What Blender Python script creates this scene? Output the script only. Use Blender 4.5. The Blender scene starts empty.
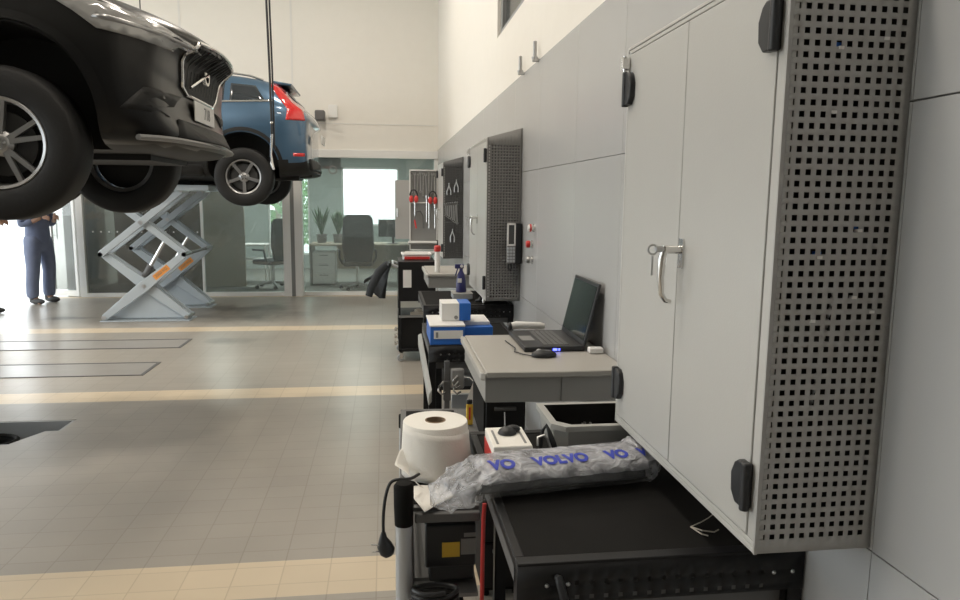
import bpy, bmesh, math, random
from mathutils import Vector, Matrix, noise
from mathutils.bvhtree import BVHTree
random.seed(7)
S = bpy.context.scene
COL = S.collection
PI = math.pi

# ------------------------------------------------------------------ camera
cam_d = bpy.data.cameras.new('camera'); cam = bpy.data.objects.new('camera', cam_d); COL.objects.link(cam)
YAW, PITCH, ROLL, FOC = 0.131118, 0.139918, -0.0103847, 723.77
fw = Vector((math.sin(YAW)*math.cos(PITCH), math.cos(YAW)*math.cos(PITCH), -math.sin(PITCH)))
rt = Vector((math.cos(YAW), -math.sin(YAW), 0)); dn = fw.cross(rt)
r2 = math.cos(ROLL)*rt + math.sin(ROLL)*dn; d2 = -math.sin(ROLL)*rt + math.cos(ROLL)*dn
m3 = Matrix((r2, -d2, -fw)).transposed()
cam.matrix_world = Matrix.Translation((0, 0, 1.6)) @ m3.to_4x4()
cam_d.sensor_width = 36; cam_d.lens = FOC/960*36; cam_d.clip_start = 0.02; cam_d.clip_end = 200
S.camera = cam

# ------------------------------------------------------------------ world, lights, exposure
S.view_settings.view_transform = 'Standard'; S.view_settings.look = 'None'
S.view_settings.gamma = 1; S.view_settings.use_curve_mapping = False
S.view_settings.exposure = 0.0
W = bpy.data.worlds.new('sky'); S.world = W; W.use_nodes = True
bg = W.node_tree.nodes['Background']; bg.inputs[0].default_value = (0.90, 0.97, 1.0, 1); bg.inputs[1].default_value = 4.6
LAMP_W = 66
def disk_light(x, y, z, p=LAMP_W, s=0.55, col=(1.0, 0.90, 0.78)):
    l = bpy.data.lights.new('bay_and_fill_light', 'AREA'); l.shape = 'DISK'; l.size = s; l.energy = p; l.color = col
    o = bpy.data.objects.new('bay_and_fill_light', l); COL.objects.link(o); o.location = (x, y, z)
LAMPS = [(x, y) for x in (-0.9, -4.2, -7.4) for y in (2.2, 5.4, 8.6)]
for x, y in LAMPS: disk_light(x, y, 5.78)
for x, y in ((-0.6, 14.2), (-3.2, 14.2)): disk_light(x, y, 2.62, 55, 0.5, (0.95, 1.0, 0.96))  # fill lights added in the office to brighten the view through the glass

# ------------------------------------------------------------------ materials
def mat(name, col, rough=0.5, metal=0.0, nz=0.0, nscale=8.0, bump=0.0, bscale=60.0, emit=None, es=0, trans=0.0, alpha=1.0, coat=0.0, spec=0.5, ior=None):
    m = bpy.data.materials.new(name); m.use_nodes = True
    nt = m.node_tree; b = nt.nodes['Principled BSDF']
    b.inputs['Base Color'].default_value = (*col, 1); b.inputs['Roughness'].default_value = rough
    b.inputs['Metallic'].default_value = metal; b.inputs['Specular IOR Level'].default_value = spec
    b.inputs['Coat Weight'].default_value = coat; b.inputs['Transmission Weight'].default_value = trans
    b.inputs['Alpha'].default_value = alpha
    if ior: b.inputs['IOR'].default_value = ior
    if emit: b.inputs['Emission Color'].default_value = (*emit, 1); b.inputs['Emission Strength'].default_value = es
    tc = nt.nodes.new('ShaderNodeTexCoord')
    n = nt.nodes.new('ShaderNodeTexNoise'); n.inputs['Scale'].default_value = nscale; n.inputs['Detail'].default_value = 4
    nt.links.new(tc.outputs['Object'], n.inputs['Vector'])
    mx = nt.nodes.new('ShaderNodeMix'); mx.data_type = 'RGBA'
    k = 1 - nz; mx.inputs[6].default_value = (col[0]*k, col[1]*k, col[2]*k, 1)
    k = 1 + nz; mx.inputs[7].default_value = (min(1, col[0]*k), min(1, col[1]*k), min(1, col[2]*k), 1)
    nt.links.new(n.outputs[0], mx.inputs[0]); nt.links.new(mx.outputs[2], b.inputs['Base Color'])
    if bump:
        n2 = nt.nodes.new('ShaderNodeTexNoise'); n2.inputs['Scale'].default_value = bscale
        nt.links.new(tc.outputs['Object'], n2.inputs['Vector'])
        bp = nt.nodes.new('ShaderNodeBump'); bp.inputs['Strength'].default_value = bump; bp.inputs['Distance'].default_value = 0.01
        nt.links.new(n2.outputs[0], bp.inputs['Height']); nt.links.new(bp.outputs[0], b.inputs['Normal'])
    return m
def glass(name, tint=(0.8, 0.9, 0.88), gl=0.10, rough=0.0, veil=0.1):
    m = bpy.data.materials.new(name); m.use_nodes = True; nt = m.node_tree
    for n in list(nt.nodes):
        if n.type != 'OUTPUT_MATERIAL': nt.nodes.remove(n)
    out = [n for n in nt.nodes if n.type == 'OUTPUT_MATERIAL'][0]
    t = nt.nodes.new('ShaderNodeBsdfTransparent'); t.inputs[0].default_value = (*tint, 1)
    g = nt.nodes.new('ShaderNodeBsdfGlossy'); g.inputs['Roughness'].default_value = rough
    fr = nt.nodes.new('ShaderNodeLayerWeight'); fr.inputs[0].default_value = 0.25
    mr = nt.nodes.new('ShaderNodeMapRange'); mr.inputs[3].default_value = gl; mr.inputs[4].default_value = 0.5
    mx = nt.nodes.new('ShaderNodeMixShader')
    nt.links.new(fr.outputs['Fresnel'], mr.inputs[0]); nt.links.new(mr.outputs[0], mx.inputs[0])
    df = nt.nodes.new('ShaderNodeBsdfDiffuse'); df.inputs[0].default_value = (0.8, 0.82, 0.8, 1); tl = nt.nodes.new('ShaderNodeBsdfTranslucent'); tl.inputs[0].default_value = (0.8, 0.86, 0.84, 1)
    ms = nt.nodes.new('ShaderNodeMixShader'); ms.inputs[0].default_value = 0.5; nt.links.new(df.outputs[0], ms.inputs[1]); nt.links.new(tl.outputs[0], ms.inputs[2])
    md = nt.nodes.new('ShaderNodeMixShader'); md.inputs[0].default_value = veil; nt.links.new(t.outputs[0], md.inputs[1]); nt.links.new(ms.outputs[0], md.inputs[2])  # milky share mixed into the glass as a pale haze veil, brightens the view
    nt.links.new(md.outputs[0], mx.inputs[1]); nt.links.new(g.outputs[0], mx.inputs[2]); nt.links.new(mx.outputs[0], out.inputs[0])
    return m
def film(name, white=0.3, col=(0.75, 0.77, 0.8)):
    """thin clear plastic: part see-through, part milky, shiny"""
    m = bpy.data.materials.new(name); m.use_nodes = True; nt = m.node_tree
    b = nt.nodes['Principled BSDF']; out = [n for n in nt.nodes if n.type == 'OUTPUT_MATERIAL'][0]
    b.inputs['Base Color'].default_value = (*col, 1); b.inputs['Roughness'].default_value = 0.22; b.inputs['Specular IOR Level'].default_value = 0.9
    tc = nt.nodes.new('ShaderNodeTexCoord'); n = nt.nodes.new('ShaderNodeTexNoise'); n.inputs['Scale'].default_value = 22; n.inputs['Detail'].default_value = 5
    n.inputs['Distortion'].default_value = 1.2
    nt.links.new(tc.outputs['Object'], n.inputs['Vector'])
    bp = nt.nodes.new('ShaderNodeBump'); bp.inputs['Strength'].default_value = 0.9; bp.inputs['Distance'].default_value = 0.02
    nt.links.new(n.outputs[0], bp.inputs['Height']); nt.links.new(bp.outputs[0], b.inputs['Normal'])
    t = nt.nodes.new('ShaderNodeBsdfTransparent'); mx = nt.nodes.new('ShaderNodeMixShader')
    mr = nt.nodes.new('ShaderNodeMapRange'); mr.inputs[1].default_value = 0.35; mr.inputs[2].default_value = 0.7
    mr.inputs[3].default_value = white*0.6; mr.inputs[4].default_value = min(1, white*1.7)
    nt.links.new(n.outputs[0], mr.inputs[0]); nt.links.new(mr.outputs[0], mx.inputs[0])
    nt.links.new(t.outputs[0], mx.inputs[1]); nt.links.new(b.outputs[0], mx.inputs[2]); nt.links.new(mx.outputs[0], out.inputs[0])
    return m

M = dict(
 panel=mat('grey_wall_panel', (0.425, 0.427, 0.425), 0.24, nz=0.03, nscale=2, bump=0.02, bscale=5),
 gap=mat('panel_gap', (0.16, 0.16, 0.155), 0.8),
 plaster=mat('white_plaster', (0.78, 0.755, 0.70), 0.85, nz=0.02, bump=0.1, bscale=120),
 ceil=mat('ceiling_paint', (0.72, 0.71, 0.68), 0.9),
 cab=mat('grey_powder_coat', (0.45, 0.445, 0.425), 0.34, nz=0.02, bump=0.05, bscale=300),
 cabd=mat('cabinet_inner_shade', (0.07, 0.07, 0.07), 0.7),
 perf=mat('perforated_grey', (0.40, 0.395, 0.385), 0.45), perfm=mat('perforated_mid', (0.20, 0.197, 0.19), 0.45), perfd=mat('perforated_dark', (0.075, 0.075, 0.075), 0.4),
 blkpl=mat('black_plastic', (0.022, 0.023, 0.025), 0.42, spec=0.4),
 blk=mat('black_bench_steel', (0.010, 0.010, 0.011), 0.45, nz=0.2, spec=0.3),
 rubber=mat('black_rubber', (0.010, 0.0097, 0.0093), 0.75, nz=0.3, spec=0.12),
 chrome=mat('chrome', (0.75, 0.74, 0.72), 0.14, 1.0),
 steel=mat('brushed_steel', (0.50, 0.50, 0.50), 0.33, 1.0, nz=0.1),
 alu=mat('aluminium_tube', (0.50, 0.52, 0.54), 0.38, 0.5),
 dgrey=mat('dark_grey_metal', (0.11, 0.11, 0.11), 0.45),
 mgrey=mat('mid_grey_plastic', (0.22, 0.22, 0.215), 0.5),
 binp=mat('grey_bin_plastic', (0.36, 0.36, 0.34), 0.5, nz=0.05),
 desk=mat('grey_desk_top', (0.40, 0.385, 0.355), 0.4, nz=0.02),
 deskb=mat('grey_desk_body', (0.31, 0.305, 0.29), 0.4),
 white=mat('white_matt', (0.75, 0.74, 0.72), 0.6),
 paper=mat('white_paper', (0.80, 0.78, 0.73), 0.9, nz=0.03, bump=0.15, bscale=200),
 card=mat('cardboard_core', (0.28, 0.20, 0.13), 0.9),
 red=mat('red_plastic', (0.55, 0.035, 0.03), 0.4),
 blue=mat('blue_card', (0.02, 0.13, 0.50), 0.5),
 ink=mat('blue_ink', (0.03, 0.05, 0.42), 0.5),
 yellow=mat('yellow_plastic', (0.70, 0.45, 0.04), 0.45),
 orange=mat('orange_label', (0.75, 0.30, 0.06), 0.5),
 navy=mat('navy_plastic', (0.025, 0.025, 0.12), 0.35),
 lift=mat('light_blue_grey_paint', (0.42, 0.47, 0.51), 0.35, nz=0.05),
 carblack=mat('black_car_paint', (0.005, 0.005, 0.005), 0.28, coat=0.06, spec=0.25),
 carblue=mat('blue_car_paint', (0.055, 0.115, 0.19), 0.28, metal=0.45, coat=1.0),
 trimblk=mat('black_car_trim', (0.012, 0.012, 0.012), 0.55, spec=0.3),
 carglass=mat('dark_car_glass', (0.02, 0.025, 0.03), 0.06, spec=0.8),
 tyre=mat('tyre_rubber', (0.011, 0.011, 0.011), 0.6, spec=0.3, bump=0.1, bscale=80),
 rim=mat('alloy_rim', (0.30, 0.30, 0.30), 0.30, 0.8), rimd=mat('dark_brake_disc', (0.06, 0.06, 0.06), 0.5, 0.5),
 lampglass=mat('headlight_glass', (0.22, 0.22, 0.215), 0.15, spec=0.9, coat=1),
 redlamp=mat('red_lamp_lens', (0.55, 0.02, 0.02), 0.15, coat=1),
 denim=mat('blue_grey_work_trousers', (0.19, 0.22, 0.32), 0.9, nz=0.2, bump=0.4, bscale=60),  # lightened so the colour carries the pale haze over the figures
 shirt=mat('dark_blue_work_shirt', (0.17, 0.20, 0.30), 0.9, nz=0.15, bump=0.3, bscale=50),
 skin=mat('skin', (0.50, 0.30, 0.21), 0.55),
 hair=mat('dark_hair', (0.03, 0.02, 0.015), 0.6),
 shoe=mat('dark_shoe', (0.05, 0.05, 0.05), 0.6),
 cloth=mat('dark_jacket_cloth', (0.035, 0.04, 0.045), 0.95, bump=0.4, bscale=40),
 frame=mat('light_aluminium_frame', (0.78, 0.78, 0.76), 0.4, nz=0.02),
 framed=mat('grey_window_frame', (0.25, 0.26, 0.26), 0.45),
 darkpane=mat('dark_window_pane', (0.05, 0.055, 0.055), 0.12),
 leaf=mat('green_leaves', (0.05, 0.13, 0.045), 0.6, nz=0.3),
 tree=mat('outdoor_foliage', (0.10, 0.24, 0.05), 0.7, nz=0.4, nscale=3),
 soil=mat('pot_terracotta', (0.25, 0.24, 0.23), 0.7),
 office=mat('office_wall_paint', (0.40, 0.45, 0.43), 0.8),
 display=mat('display_panel_grey', (0.24, 0.225, 0.21), 0.7), beige=mat('beige_partition', (0.42, 0.36, 0.28), 0.7),
 carpet=mat('office_floor', (0.20, 0.20, 0.18), 0.7),
 pave=mat('outdoor_paving', (0.62, 0.62, 0.60), 0.8, nz=0.08),
 pit=mat('pit_steel', (0.36, 0.37, 0.375), 0.5),
 plate=mat('floor_plate_steel', (0.30, 0.285, 0.265), 0.30, nz=0.1),
 blueled=mat('blue_led', (0.05, 0.05, 0.8), 0.4, emit=(0.08, 0.1, 1.0), es=6),
 lampglow=mat('lamp_diffuser', (0.9, 0.9, 0.9), 0.5, emit=(1.0, 0.9, 0.75), es=6),
 screen=mat('laptop_screen', (0.012, 0.018, 0.018), 0.12, spec=0.6),
 lcd=mat('device_display', (0.06, 0.065, 0.065), 0.2),
 glass=glass('clear_glass', (0.88, 0.92, 0.905), 0.05, veil=0.10),
 glassd=glass('tinted_glass', (0.62, 0.62, 0.60), 0.06, veil=0.14),
 film=film('clear_plastic_film', 0.14), film3=film('crumpled_plastic', 0.42, (0.62, 0.64, 0.68)), film2=film('milky_plastic_band', 0.75, (0.52, 0.53, 0.57)),
 flesh=mat('pale_tool_plastic', (0.45, 0.42, 0.36), 0.5),
)

def floor_mat():
    m = bpy.data.materials.new('floor_tiles'); m.use_nodes = True; nt = m.node_tree; b = nt.nodes['Principled BSDF']
    N = nt.nodes.new; L = nt.links.new
    tc = N('ShaderNodeTexCoord'); sp = N('ShaderNodeSeparateXYZ'); L(tc.outputs['Object'], sp.inputs[0])
    def mth(op, a, bv=None, c=None):
        n = N('ShaderNodeMath'); n.operation = op
        for i, v in enumerate((a, bv, c)):
            if v is None: continue
            if isinstance(v, (int, float)): n.inputs[i].default_value = v
            else: L(v, n.inputs[i])
        return n.outputs[0]
    fr = mth('FRACT', mth('DIVIDE', mth('SUBTRACT', sp.outputs[1], 2.80), 3.0))
    band = mth('LESS_THAN', fr, 0.1)
    br = N('ShaderNodeTexBrick'); br.offset = 0.0; br.squash = 1
    mp = N('ShaderNodeMapping'); mp.inputs['Location'].default_value = (0.047, 0.10, 0); L(tc.outputs['Object'], mp.inputs[0]); L(mp.outputs[0], br.inputs['Vector'])
    br.inputs['Scale'].default_value = 1; br.inputs['Brick Width'].default_value = 0.2; br.inputs['Row Height'].default_value = 0.15
    br.inputs['Mortar Size'].default_value = 0.0030; br.inputs['Mortar Smooth'].default_value = 0.2
    br.inputs['Color1'].default_value = (1, 1, 1, 1); br.inputs['Color2'].default_value = (0.95, 0.95, 0.95, 1); br.inputs['Mortar'].default_value = (0.80, 0.79, 0.77, 1)
    nz = N('ShaderNodeTexNoise'); nz.inputs['Scale'].default_value = 0.55; nz.inputs['Detail'].default_value = 5; L(tc.outputs['Object'], nz.inputs['Vector'])
    rp = N('ShaderNodeMapRange'); rp.inputs[1].default_value = 0.35; rp.inputs[2].default_value = 0.7; rp.inputs[3].default_value = 0.84; rp.inputs[4].default_value = 1.08; L(nz.outputs[0], rp.inputs[0])
    mx = N('ShaderNodeMix'); mx.data_type = 'RGBA'; L(band, mx.inputs[0])
    mx.inputs[6].default_value = (0.365, 0.335, 0.292, 1); mx.inputs[7].default_value = (0.66, 0.55, 0.40, 1)
    m1 = N('ShaderNodeMix'); m1.data_type = 'RGBA'; m1.blend_type = 'MULTIPLY'; m1.inputs[0].default_value = 1
    L(mx.outputs[2], m1.inputs[6]); L(br.outputs[0], m1.inputs[7])
    m2 = N('ShaderNodeVectorMath'); m2.operation = 'SCALE'; L(m1.outputs[2], m2.inputs[0]); L(rp.outputs[0], m2.inputs[3])
    cur = m2.outputs[0]          # oily stains on the tiles
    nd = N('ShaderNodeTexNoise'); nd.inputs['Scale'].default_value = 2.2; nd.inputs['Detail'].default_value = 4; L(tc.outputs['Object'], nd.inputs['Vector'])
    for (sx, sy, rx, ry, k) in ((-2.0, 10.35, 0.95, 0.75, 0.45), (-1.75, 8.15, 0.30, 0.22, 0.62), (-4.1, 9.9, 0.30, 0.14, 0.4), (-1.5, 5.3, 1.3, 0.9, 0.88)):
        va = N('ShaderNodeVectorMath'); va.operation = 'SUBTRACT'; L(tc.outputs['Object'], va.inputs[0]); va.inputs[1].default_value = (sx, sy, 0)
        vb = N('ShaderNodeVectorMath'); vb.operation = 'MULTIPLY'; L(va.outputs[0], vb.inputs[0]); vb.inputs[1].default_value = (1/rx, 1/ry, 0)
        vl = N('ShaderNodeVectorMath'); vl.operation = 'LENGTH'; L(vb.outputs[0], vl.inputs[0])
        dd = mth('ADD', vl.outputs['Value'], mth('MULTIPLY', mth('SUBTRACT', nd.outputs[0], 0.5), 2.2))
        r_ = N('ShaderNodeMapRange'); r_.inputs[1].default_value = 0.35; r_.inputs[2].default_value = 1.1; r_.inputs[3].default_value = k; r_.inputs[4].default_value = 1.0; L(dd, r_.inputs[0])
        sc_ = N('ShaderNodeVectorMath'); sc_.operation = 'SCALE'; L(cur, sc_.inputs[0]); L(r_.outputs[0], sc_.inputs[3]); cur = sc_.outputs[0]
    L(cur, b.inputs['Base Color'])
    b.inputs['Roughness'].default_value = 0.33
    b.inputs['Specular IOR Level'].default_value = 0.5
    bp = N('ShaderNodeBump'); bp.inputs['Strength'].default_value = 0.25; bp.inputs['Distance'].default_value = 0.002; bp.invert = True
    L(br.outputs['Fac'], bp.inputs['Height']); L(bp.outputs[0], b.inputs['Normal'])
    return m
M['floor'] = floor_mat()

# ------------------------------------------------------------------ mesh builder
class MB:
    def __init__(s): s.bm = bmesh.new(); s.n = 0
    def _m(s, mi):
        s.bm.faces.ensure_lookup_table()
        for f in s.bm.faces[s.n:]: f.material_index = mi
        s.n = len(s.bm.faces); return s
    def poly(s, vs, fs, mi=0, T=None):
        vv = [s.bm.verts.new(T @ Vector(v) if T else v) for v in vs]
        for f in fs:
            try: s.bm.faces.new([vv[i] for i in f])
            except ValueError: pass
        return s._m(mi)
    def box(s, x0, x1, y0, y1, z0, z1, mi=0, T=None):
        v = [(x, y, z) for z in (z0, z1) for y in (y0, y1) for x in (x0, x1)]
        return s.poly(v, [(0, 2, 3, 1), (4, 5, 7, 6), (0, 1, 5, 4), (2, 6, 7, 3), (0, 4, 6, 2), (1, 3, 7, 5)], mi, T)
    def hull4(s, quad0, quad1, mi=0):          # two quads joined
        v = list(quad0)+list(quad1)
        return s.poly(v, [(3, 2, 1, 0), (4, 5, 6, 7), (0, 1, 5, 4), (1, 2, 6, 5), (2, 3, 7, 6), (3, 0, 4, 7)], mi)
    def cyl(s, p0, p1, r, r1=None, seg=16, mi=0):
        return s.tube([p0, p1], [r, r if r1 is None else r1], seg, mi)
    def tube(s, pts, r, seg=10, mi=0, flat=1.0, closed=False):
        pts = [Vector(p) for p in pts]; n = len(pts)
        rs = r if isinstance(r, (list, tuple)) else [r]*n
        t = (pts[1]-pts[0]).normalized(); u = t.cross(Vector((0, 0, 1)))
        if u.length < 0.05: u = t.cross(Vector((0, 1, 0)))
        u.normalize(); rings = []
        for i, p in enumerate(pts):
            a = pts[max(0, i-1)]; b = pts[min(n-1, i+1)]; t = (b-a).normalized()
            u = (u-t*u.dot(t)).normalized(); w = t.cross(u)
            rings.append([s.bm.verts.new(p+(u*math.cos(2*PI*k/seg)+w*math.sin(2*PI*k/seg)*flat)*rs[i]) for k in range(seg)])
        for A, B in zip(rings, rings[1:]):
            for k in range(seg): s.bm.faces.new((A[k], A[(k+1) % seg], B[(k+1) % seg], B[k]))
        s.bm.faces.new(rings[0][::-1]); s.bm.faces.new(rings[-1])
        return s._m(mi)
    def lathe(s, prof, c=(0, 0, 0), axis='z', seg=32, mi=0, a0=0, a1=2*PI):
        c = Vector(c); rings = []; full = abs(a1-a0-2*PI) < 1e-6; n = seg if full else seg+1
        for r, h in prof:
            ring = []
            for k in range(n):
                a = a0+(a1-a0)*k/seg; x, y = r*math.cos(a), r*math.sin(a)
                v = {'z': (x, y, h), 'y': (x, h, y), 'x': (h, x, y)}[axis]
                ring.append(s.bm.verts.new(c+Vector(v)))
            rings.append(ring)
        for A, B in zip(rings, rings[1:]):
            for k in range(seg if full else seg): 
                k2 = (k+1) % n if full else k+1
                s.bm.faces.new((A[k], A[k2], B[k2], B[k]))
        if full and prof[0] != prof[-1]:
            if prof[0][0] > 1e-5: s.bm.faces.new(rings[0][::-1])
            if prof[-1][0] > 1e-5: s.bm.faces.new(rings[-1])
        return s._m(mi)
    def prism(s, poly, d0, d1, plane='xz', mi=0, T=None):
        f = {'xz': lambda a, b, d: (a, d, b), 'yz': lambda a, b, d: (d, a, b), 'xy': lambda a, b, d: (a, b, d)}[plane]
        n = len(poly); v = [f(a, b, d0) for a, b in poly]+[f(a, b, d1) for a, b in poly]
        return s.poly(v, [tuple(range(n))[::-1], tuple(range(n, 2*n))]+[(i, (i+1) % n, n+(i+1) % n, n+i) for i in range(n)], mi, T)
    def ball(s, c, r, sc=(1, 1, 1), mi=0, seg=14, jitter=0):
        bmesh.ops.create_uvsphere(s.bm, u_segments=seg, v_segments=max(6, seg//2+2), radius=1,
            matrix=Matrix.Translation(c) @ Matrix.Diagonal((r*sc[0], r*sc[1], r*sc[2], 1)))
        return s._m(mi)
    def build(s, name, mats, parent=None, bevel=0, sub=0, smooth=35, merge=False, fixn=True):
        if merge: bmesh.ops.remove_doubles(s.bm, verts=s.bm.verts, dist=1e-5)
        if fixn: bmesh.ops.recalc_face_normals(s.bm, faces=s.bm.faces)
        me = bpy.data.meshes.new(name); s.bm.to_mesh(me); s.bm.free()
        for m in (mats if isinstance(mats, (list, tuple)) else [mats]): me.materials.append(m)
        me.polygons.foreach_set('use_smooth', [True]*len(me.polygons))
        if smooth < 180: me.set_sharp_from_angle(angle=math.radians(smooth))
        o = bpy.data.objects.new(name, me); COL.objects.link(o)
        if parent: o.parent = parent
        if bevel:
            b = o.modifiers.new('bevel', 'BEVEL'); b.width = bevel; b.segments = 2; b.limit_method = 'ANGLE'; b.angle_limit = math.radians(40); b.harden_normals = False
        if sub: u = o.modifiers.new('sub', 'SUBSURF'); u.levels = sub; u.render_levels = sub
        return o
def tag(o, label, cat, group=None):
    o['label'] = label; o['category'] = cat
    if group: o['group'] = group
    return o
def thing(name, label, cat, loc=(0, 0, 0), rz=0, group=None):
    o = bpy.data.objects.new(name, None); o.empty_display_size = 0.05; COL.objects.link(o)
    o.location = loc; o.rotation_euler = (0, 0, rz); return tag(o, label, cat, group)
def struct(o): o['kind'] = 'structure'; return o
def kids(o): return [c for c in COL.objects if c.parent == o]
def dup(o, loc=None, rz=None, label=None, parent=None):
    c = o.copy(); COL.objects.link(c)
    if parent: c.parent = parent
    if loc is not None: c.location = loc
    if rz is not None: c.rotation_euler = (0, 0, rz)
    if label: c['label'] = label
    for k in kids(o): dup(k, parent=c)
    return c
def text_bm(body, size, ext=0.0006, bold=0.0):
    cu = bpy.data.curves.new('t', 'FONT'); cu.body = body; cu.size = size; cu.extrude = ext; cu.offset = bold; cu.align_x = 'CENTER'; cu.align_y = 'CENTER'
    o = bpy.data.objects.new('t', cu); COL.objects.link(o); dg = bpy.context.evaluated_depsgraph_get(); dg.update()
    me = bpy.data.meshes.new_from_object(o.evaluated_get(dg)); bm = bmesh.new(); bm.from_mesh(me)
    bpy.data.objects.remove(o); bpy.data.curves.remove(cu); bpy.data.meshes.remove(me); return bm
def text(name, body, size, material, parent, T, bold=0.0):
    bm = text_bm(body, size, bold=bold); bmesh.ops.transform(bm, matrix=T, verts=bm.verts)
    mb = MB(); mb.bm.free(); mb.bm = bm; return mb.build(name, material, parent)
def basis(o, ux, uy):
    ux = Vector(ux).normalized(); uy = Vector(uy).normalized(); uz = ux.cross(uy)
    m = Matrix((ux, uy, uz)).transposed().to_4x4(); m.translation = Vector(o); return m
def applied(o):
    dg = bpy.context.evaluated_depsgraph_get(); dg.update()
    me = bpy.data.meshes.new_from_object(o.evaluated_get(dg)); o.modifiers.clear(); o.data = me; return o

# ================================================================== SETTING
WX = 0.86; BY = 11.95
# floor with two pits of the near scissor lift
mb = MB()
PX0, PX1, PYA, PYB, PYC, PYD = -5.2, -2.2, 3.95, 4.45, 4.82, 5.34
for x0, x1, y0, y1 in ((-9.4, PX0, -6, 12), (PX1, WX, -6, 12), (PX0, PX1, -6, PYA), (PX0, PX1, PYB, PYC), (PX0, PX1, PYD, 12), (PX1-0.4, PX1, PYA, PYB)):
    mb.box(x0, x1, y0, y1, -0.3, 0)
mb.prism([(-2.42, PYC), (PX1, PYC), (PX1, PYC+0.27), (-2.30, PYC+0.27)], -0.3, 0, 'xy')
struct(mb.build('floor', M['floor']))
for i, (y0, y1) in enumerate(((PYA, PYB), (PYC, PYD))):
    mb = MB(); t = 0.02; PX1 = -2.6 if i == 0 else -2.2
    mb.box(PX0, PX1, y0, y1, -0.30, -0.13); mb.box(PX0, PX1, y0, y0+t, -0.13, -0.002); mb.box(PX0, PX1, y1-t, y1, -0.13, -0.002)
    mb.box(PX0, PX0+t, y0, y1, -0.13, -0.002); mb.box(PX1-t, PX1, y0, y1, -0.13, -0.002)
    struct(mb.build('trim_%d' % (i+1), M['pit']))
# flush covers of the far bay
for i, (x0, x1, y0, y1) in enumerate(((-7, -2.18, 6.66, 7.14), (-7, -2.18, 7.86, 8.30))):
    mb = MB(); mb.box(x0, x1, y0, y1, 0.0, 0.003); 
    mb.box(x0, x1, y1, y1+0.03, 0.0, 0.005, 1); mb.box(x0, x1, y0-0.02, y0, 0.0, 0.005, 1); mb.box(x1, x1+0.03, y0-0.02, y1+0.03, 0.0, 0.005, 1)
    struct(mb.build('trim_%d' % (i+3), [M['plate'], M['dgrey']]))
# right wall: cladding panels up to 2.37 m, plaster above
mb = MB(); ys = [-6, -5.2, -4.42, -3.63, -2.84, -2.05, -1.26, -0.46, 0.33, 1.12, 1.86, 2.60, 3.26, 4.05, 4.84, 5.63, 6.42, 7.2, 8.0, 8.8, 9.6, 10.4, 11.2, BY]
zs = [0.0, 0.2, 0.98, 1.765, 2.37]
for a, b in zip(ys, ys[1:]):
    for z0, z1 in zip(zs, zs[1:]): mb.box(WX, WX+0.02, a+0.0009, b-0.0009, z0+0.0012, z1-0.0012)
w = mb.build('wall_right', M['panel'], bevel=0.0012); struct(w)
mb = MB(); mb.box(WX+0.012, WX+0.15, -6, BY, 0, 2.366); struct(mb.build('wall_right_backing', M['gap']))
# upper wall with a window hole at y 4.0-5.7, z 2.81-4.2
mb = MB()
for y0, y1, z0, z1 in ((-6, 4.0, 2.37, 6), (5.7, BY, 2.37, 6), (4.0, 5.7, 2.37, 2.81), (4.0, 5.7, 4.2, 6)):
    mb.box(WX+0.004, WX+0.3, y0, y1, z0, z1)
struct(mb.build('wall_right_upper', M['plaster'], merge=False))
win = MB()
for y0, y1, z0, z1 in ((4.0, 5.7, 2.81, 2.87), (4.0, 5.7, 4.14, 4.2), (4.0, 4.07, 2.87, 4.14), (5.63, 5.7, 2.87, 4.14), (4.81, 4.88, 2.87, 4.14)):
    win.box(WX+0.03, WX+0.10, y0, y1, z0, z1)
wo = struct(win.build('window_1', M['framed'], bevel=0.004))
mb = MB(); mb.box(WX+0.06, WX+0.07, 4.07, 5.63, 2.87, 4.14); mb.build('pane', M['darkpane'], wo)
# back wall: plaster header above the glazing, light beam, column
mb = MB(); mb.box(-9.4, WX+0.3, BY, BY+0.2, 2.34, 6.0)
mb.box(-3.08, -3.05, BY-0.004, BY, 2.34, 6.0, 1); mb.box(-1.43, -1.40, BY-0.004, BY, 2.34, 6, 1); mb.box(-1.4, WX, BY-0.006, BY, 2.74, 2.755, 1)
struct(mb.build('wall_back', [M['plaster'], M['ceil']]))
mb = MB(); mb.box(-5.0, WX, BY-0.05, BY+0.1, 2.215, 2.34); mb.box(-4.62, WX, BY-0.03, BY+0.1, 0, 0.06); struct(mb.build('trim_5', M['frame'], bevel=0.004))
mb = MB(); mb.box(-1.61, -1.31, BY-0.1, BY+0.1, 0, 2.6); mb.box(-1.49, -1.43, BY-0.104, BY-0.1, 0, 2.6, 1); struct(mb.build('trim_6', [M['white'], M['mgrey']], bevel=0.004))
mb = MB(); mb.box(0.80, WX, BY-0.03, BY+0.1, 0, 2.3); struct(mb.build('trim_7', M['frame']))
mb = MB(); mb.box(-4.72, -4.62, BY-0.03, BY+0.1, 0, 2.22); struct(mb.build('trim_8', M['frame'], bevel=0.004))
# glazing panes
for i, (x0, x1, g) in enumerate(((-1.31, 0.80, 'glass'), (-2.85, -1.61, 'glass'), (-4.62, -2.87, 'glassd'))):
    mb = MB(); mb.box(x0, x1, BY+0.02, BY+0.035, 0.06, 2.215); o = struct(mb.build('window_%d' % (i+2), M[g]))
mb = MB(); mb.box(-2.885, -2.85, BY-0.01, BY+0.06, 0.06, 2.215); struct(mb.build('trim_9', M['frame']))
mb = MB()
for k in range(14): mb.cyl((-4.5+k*0.12, BY+0.014, 1.02), (-4.5+k*0.12, BY+0.019, 1.02), 0.012, seg=12)
struct(mb.build('trim_10', M['white']))
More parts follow.
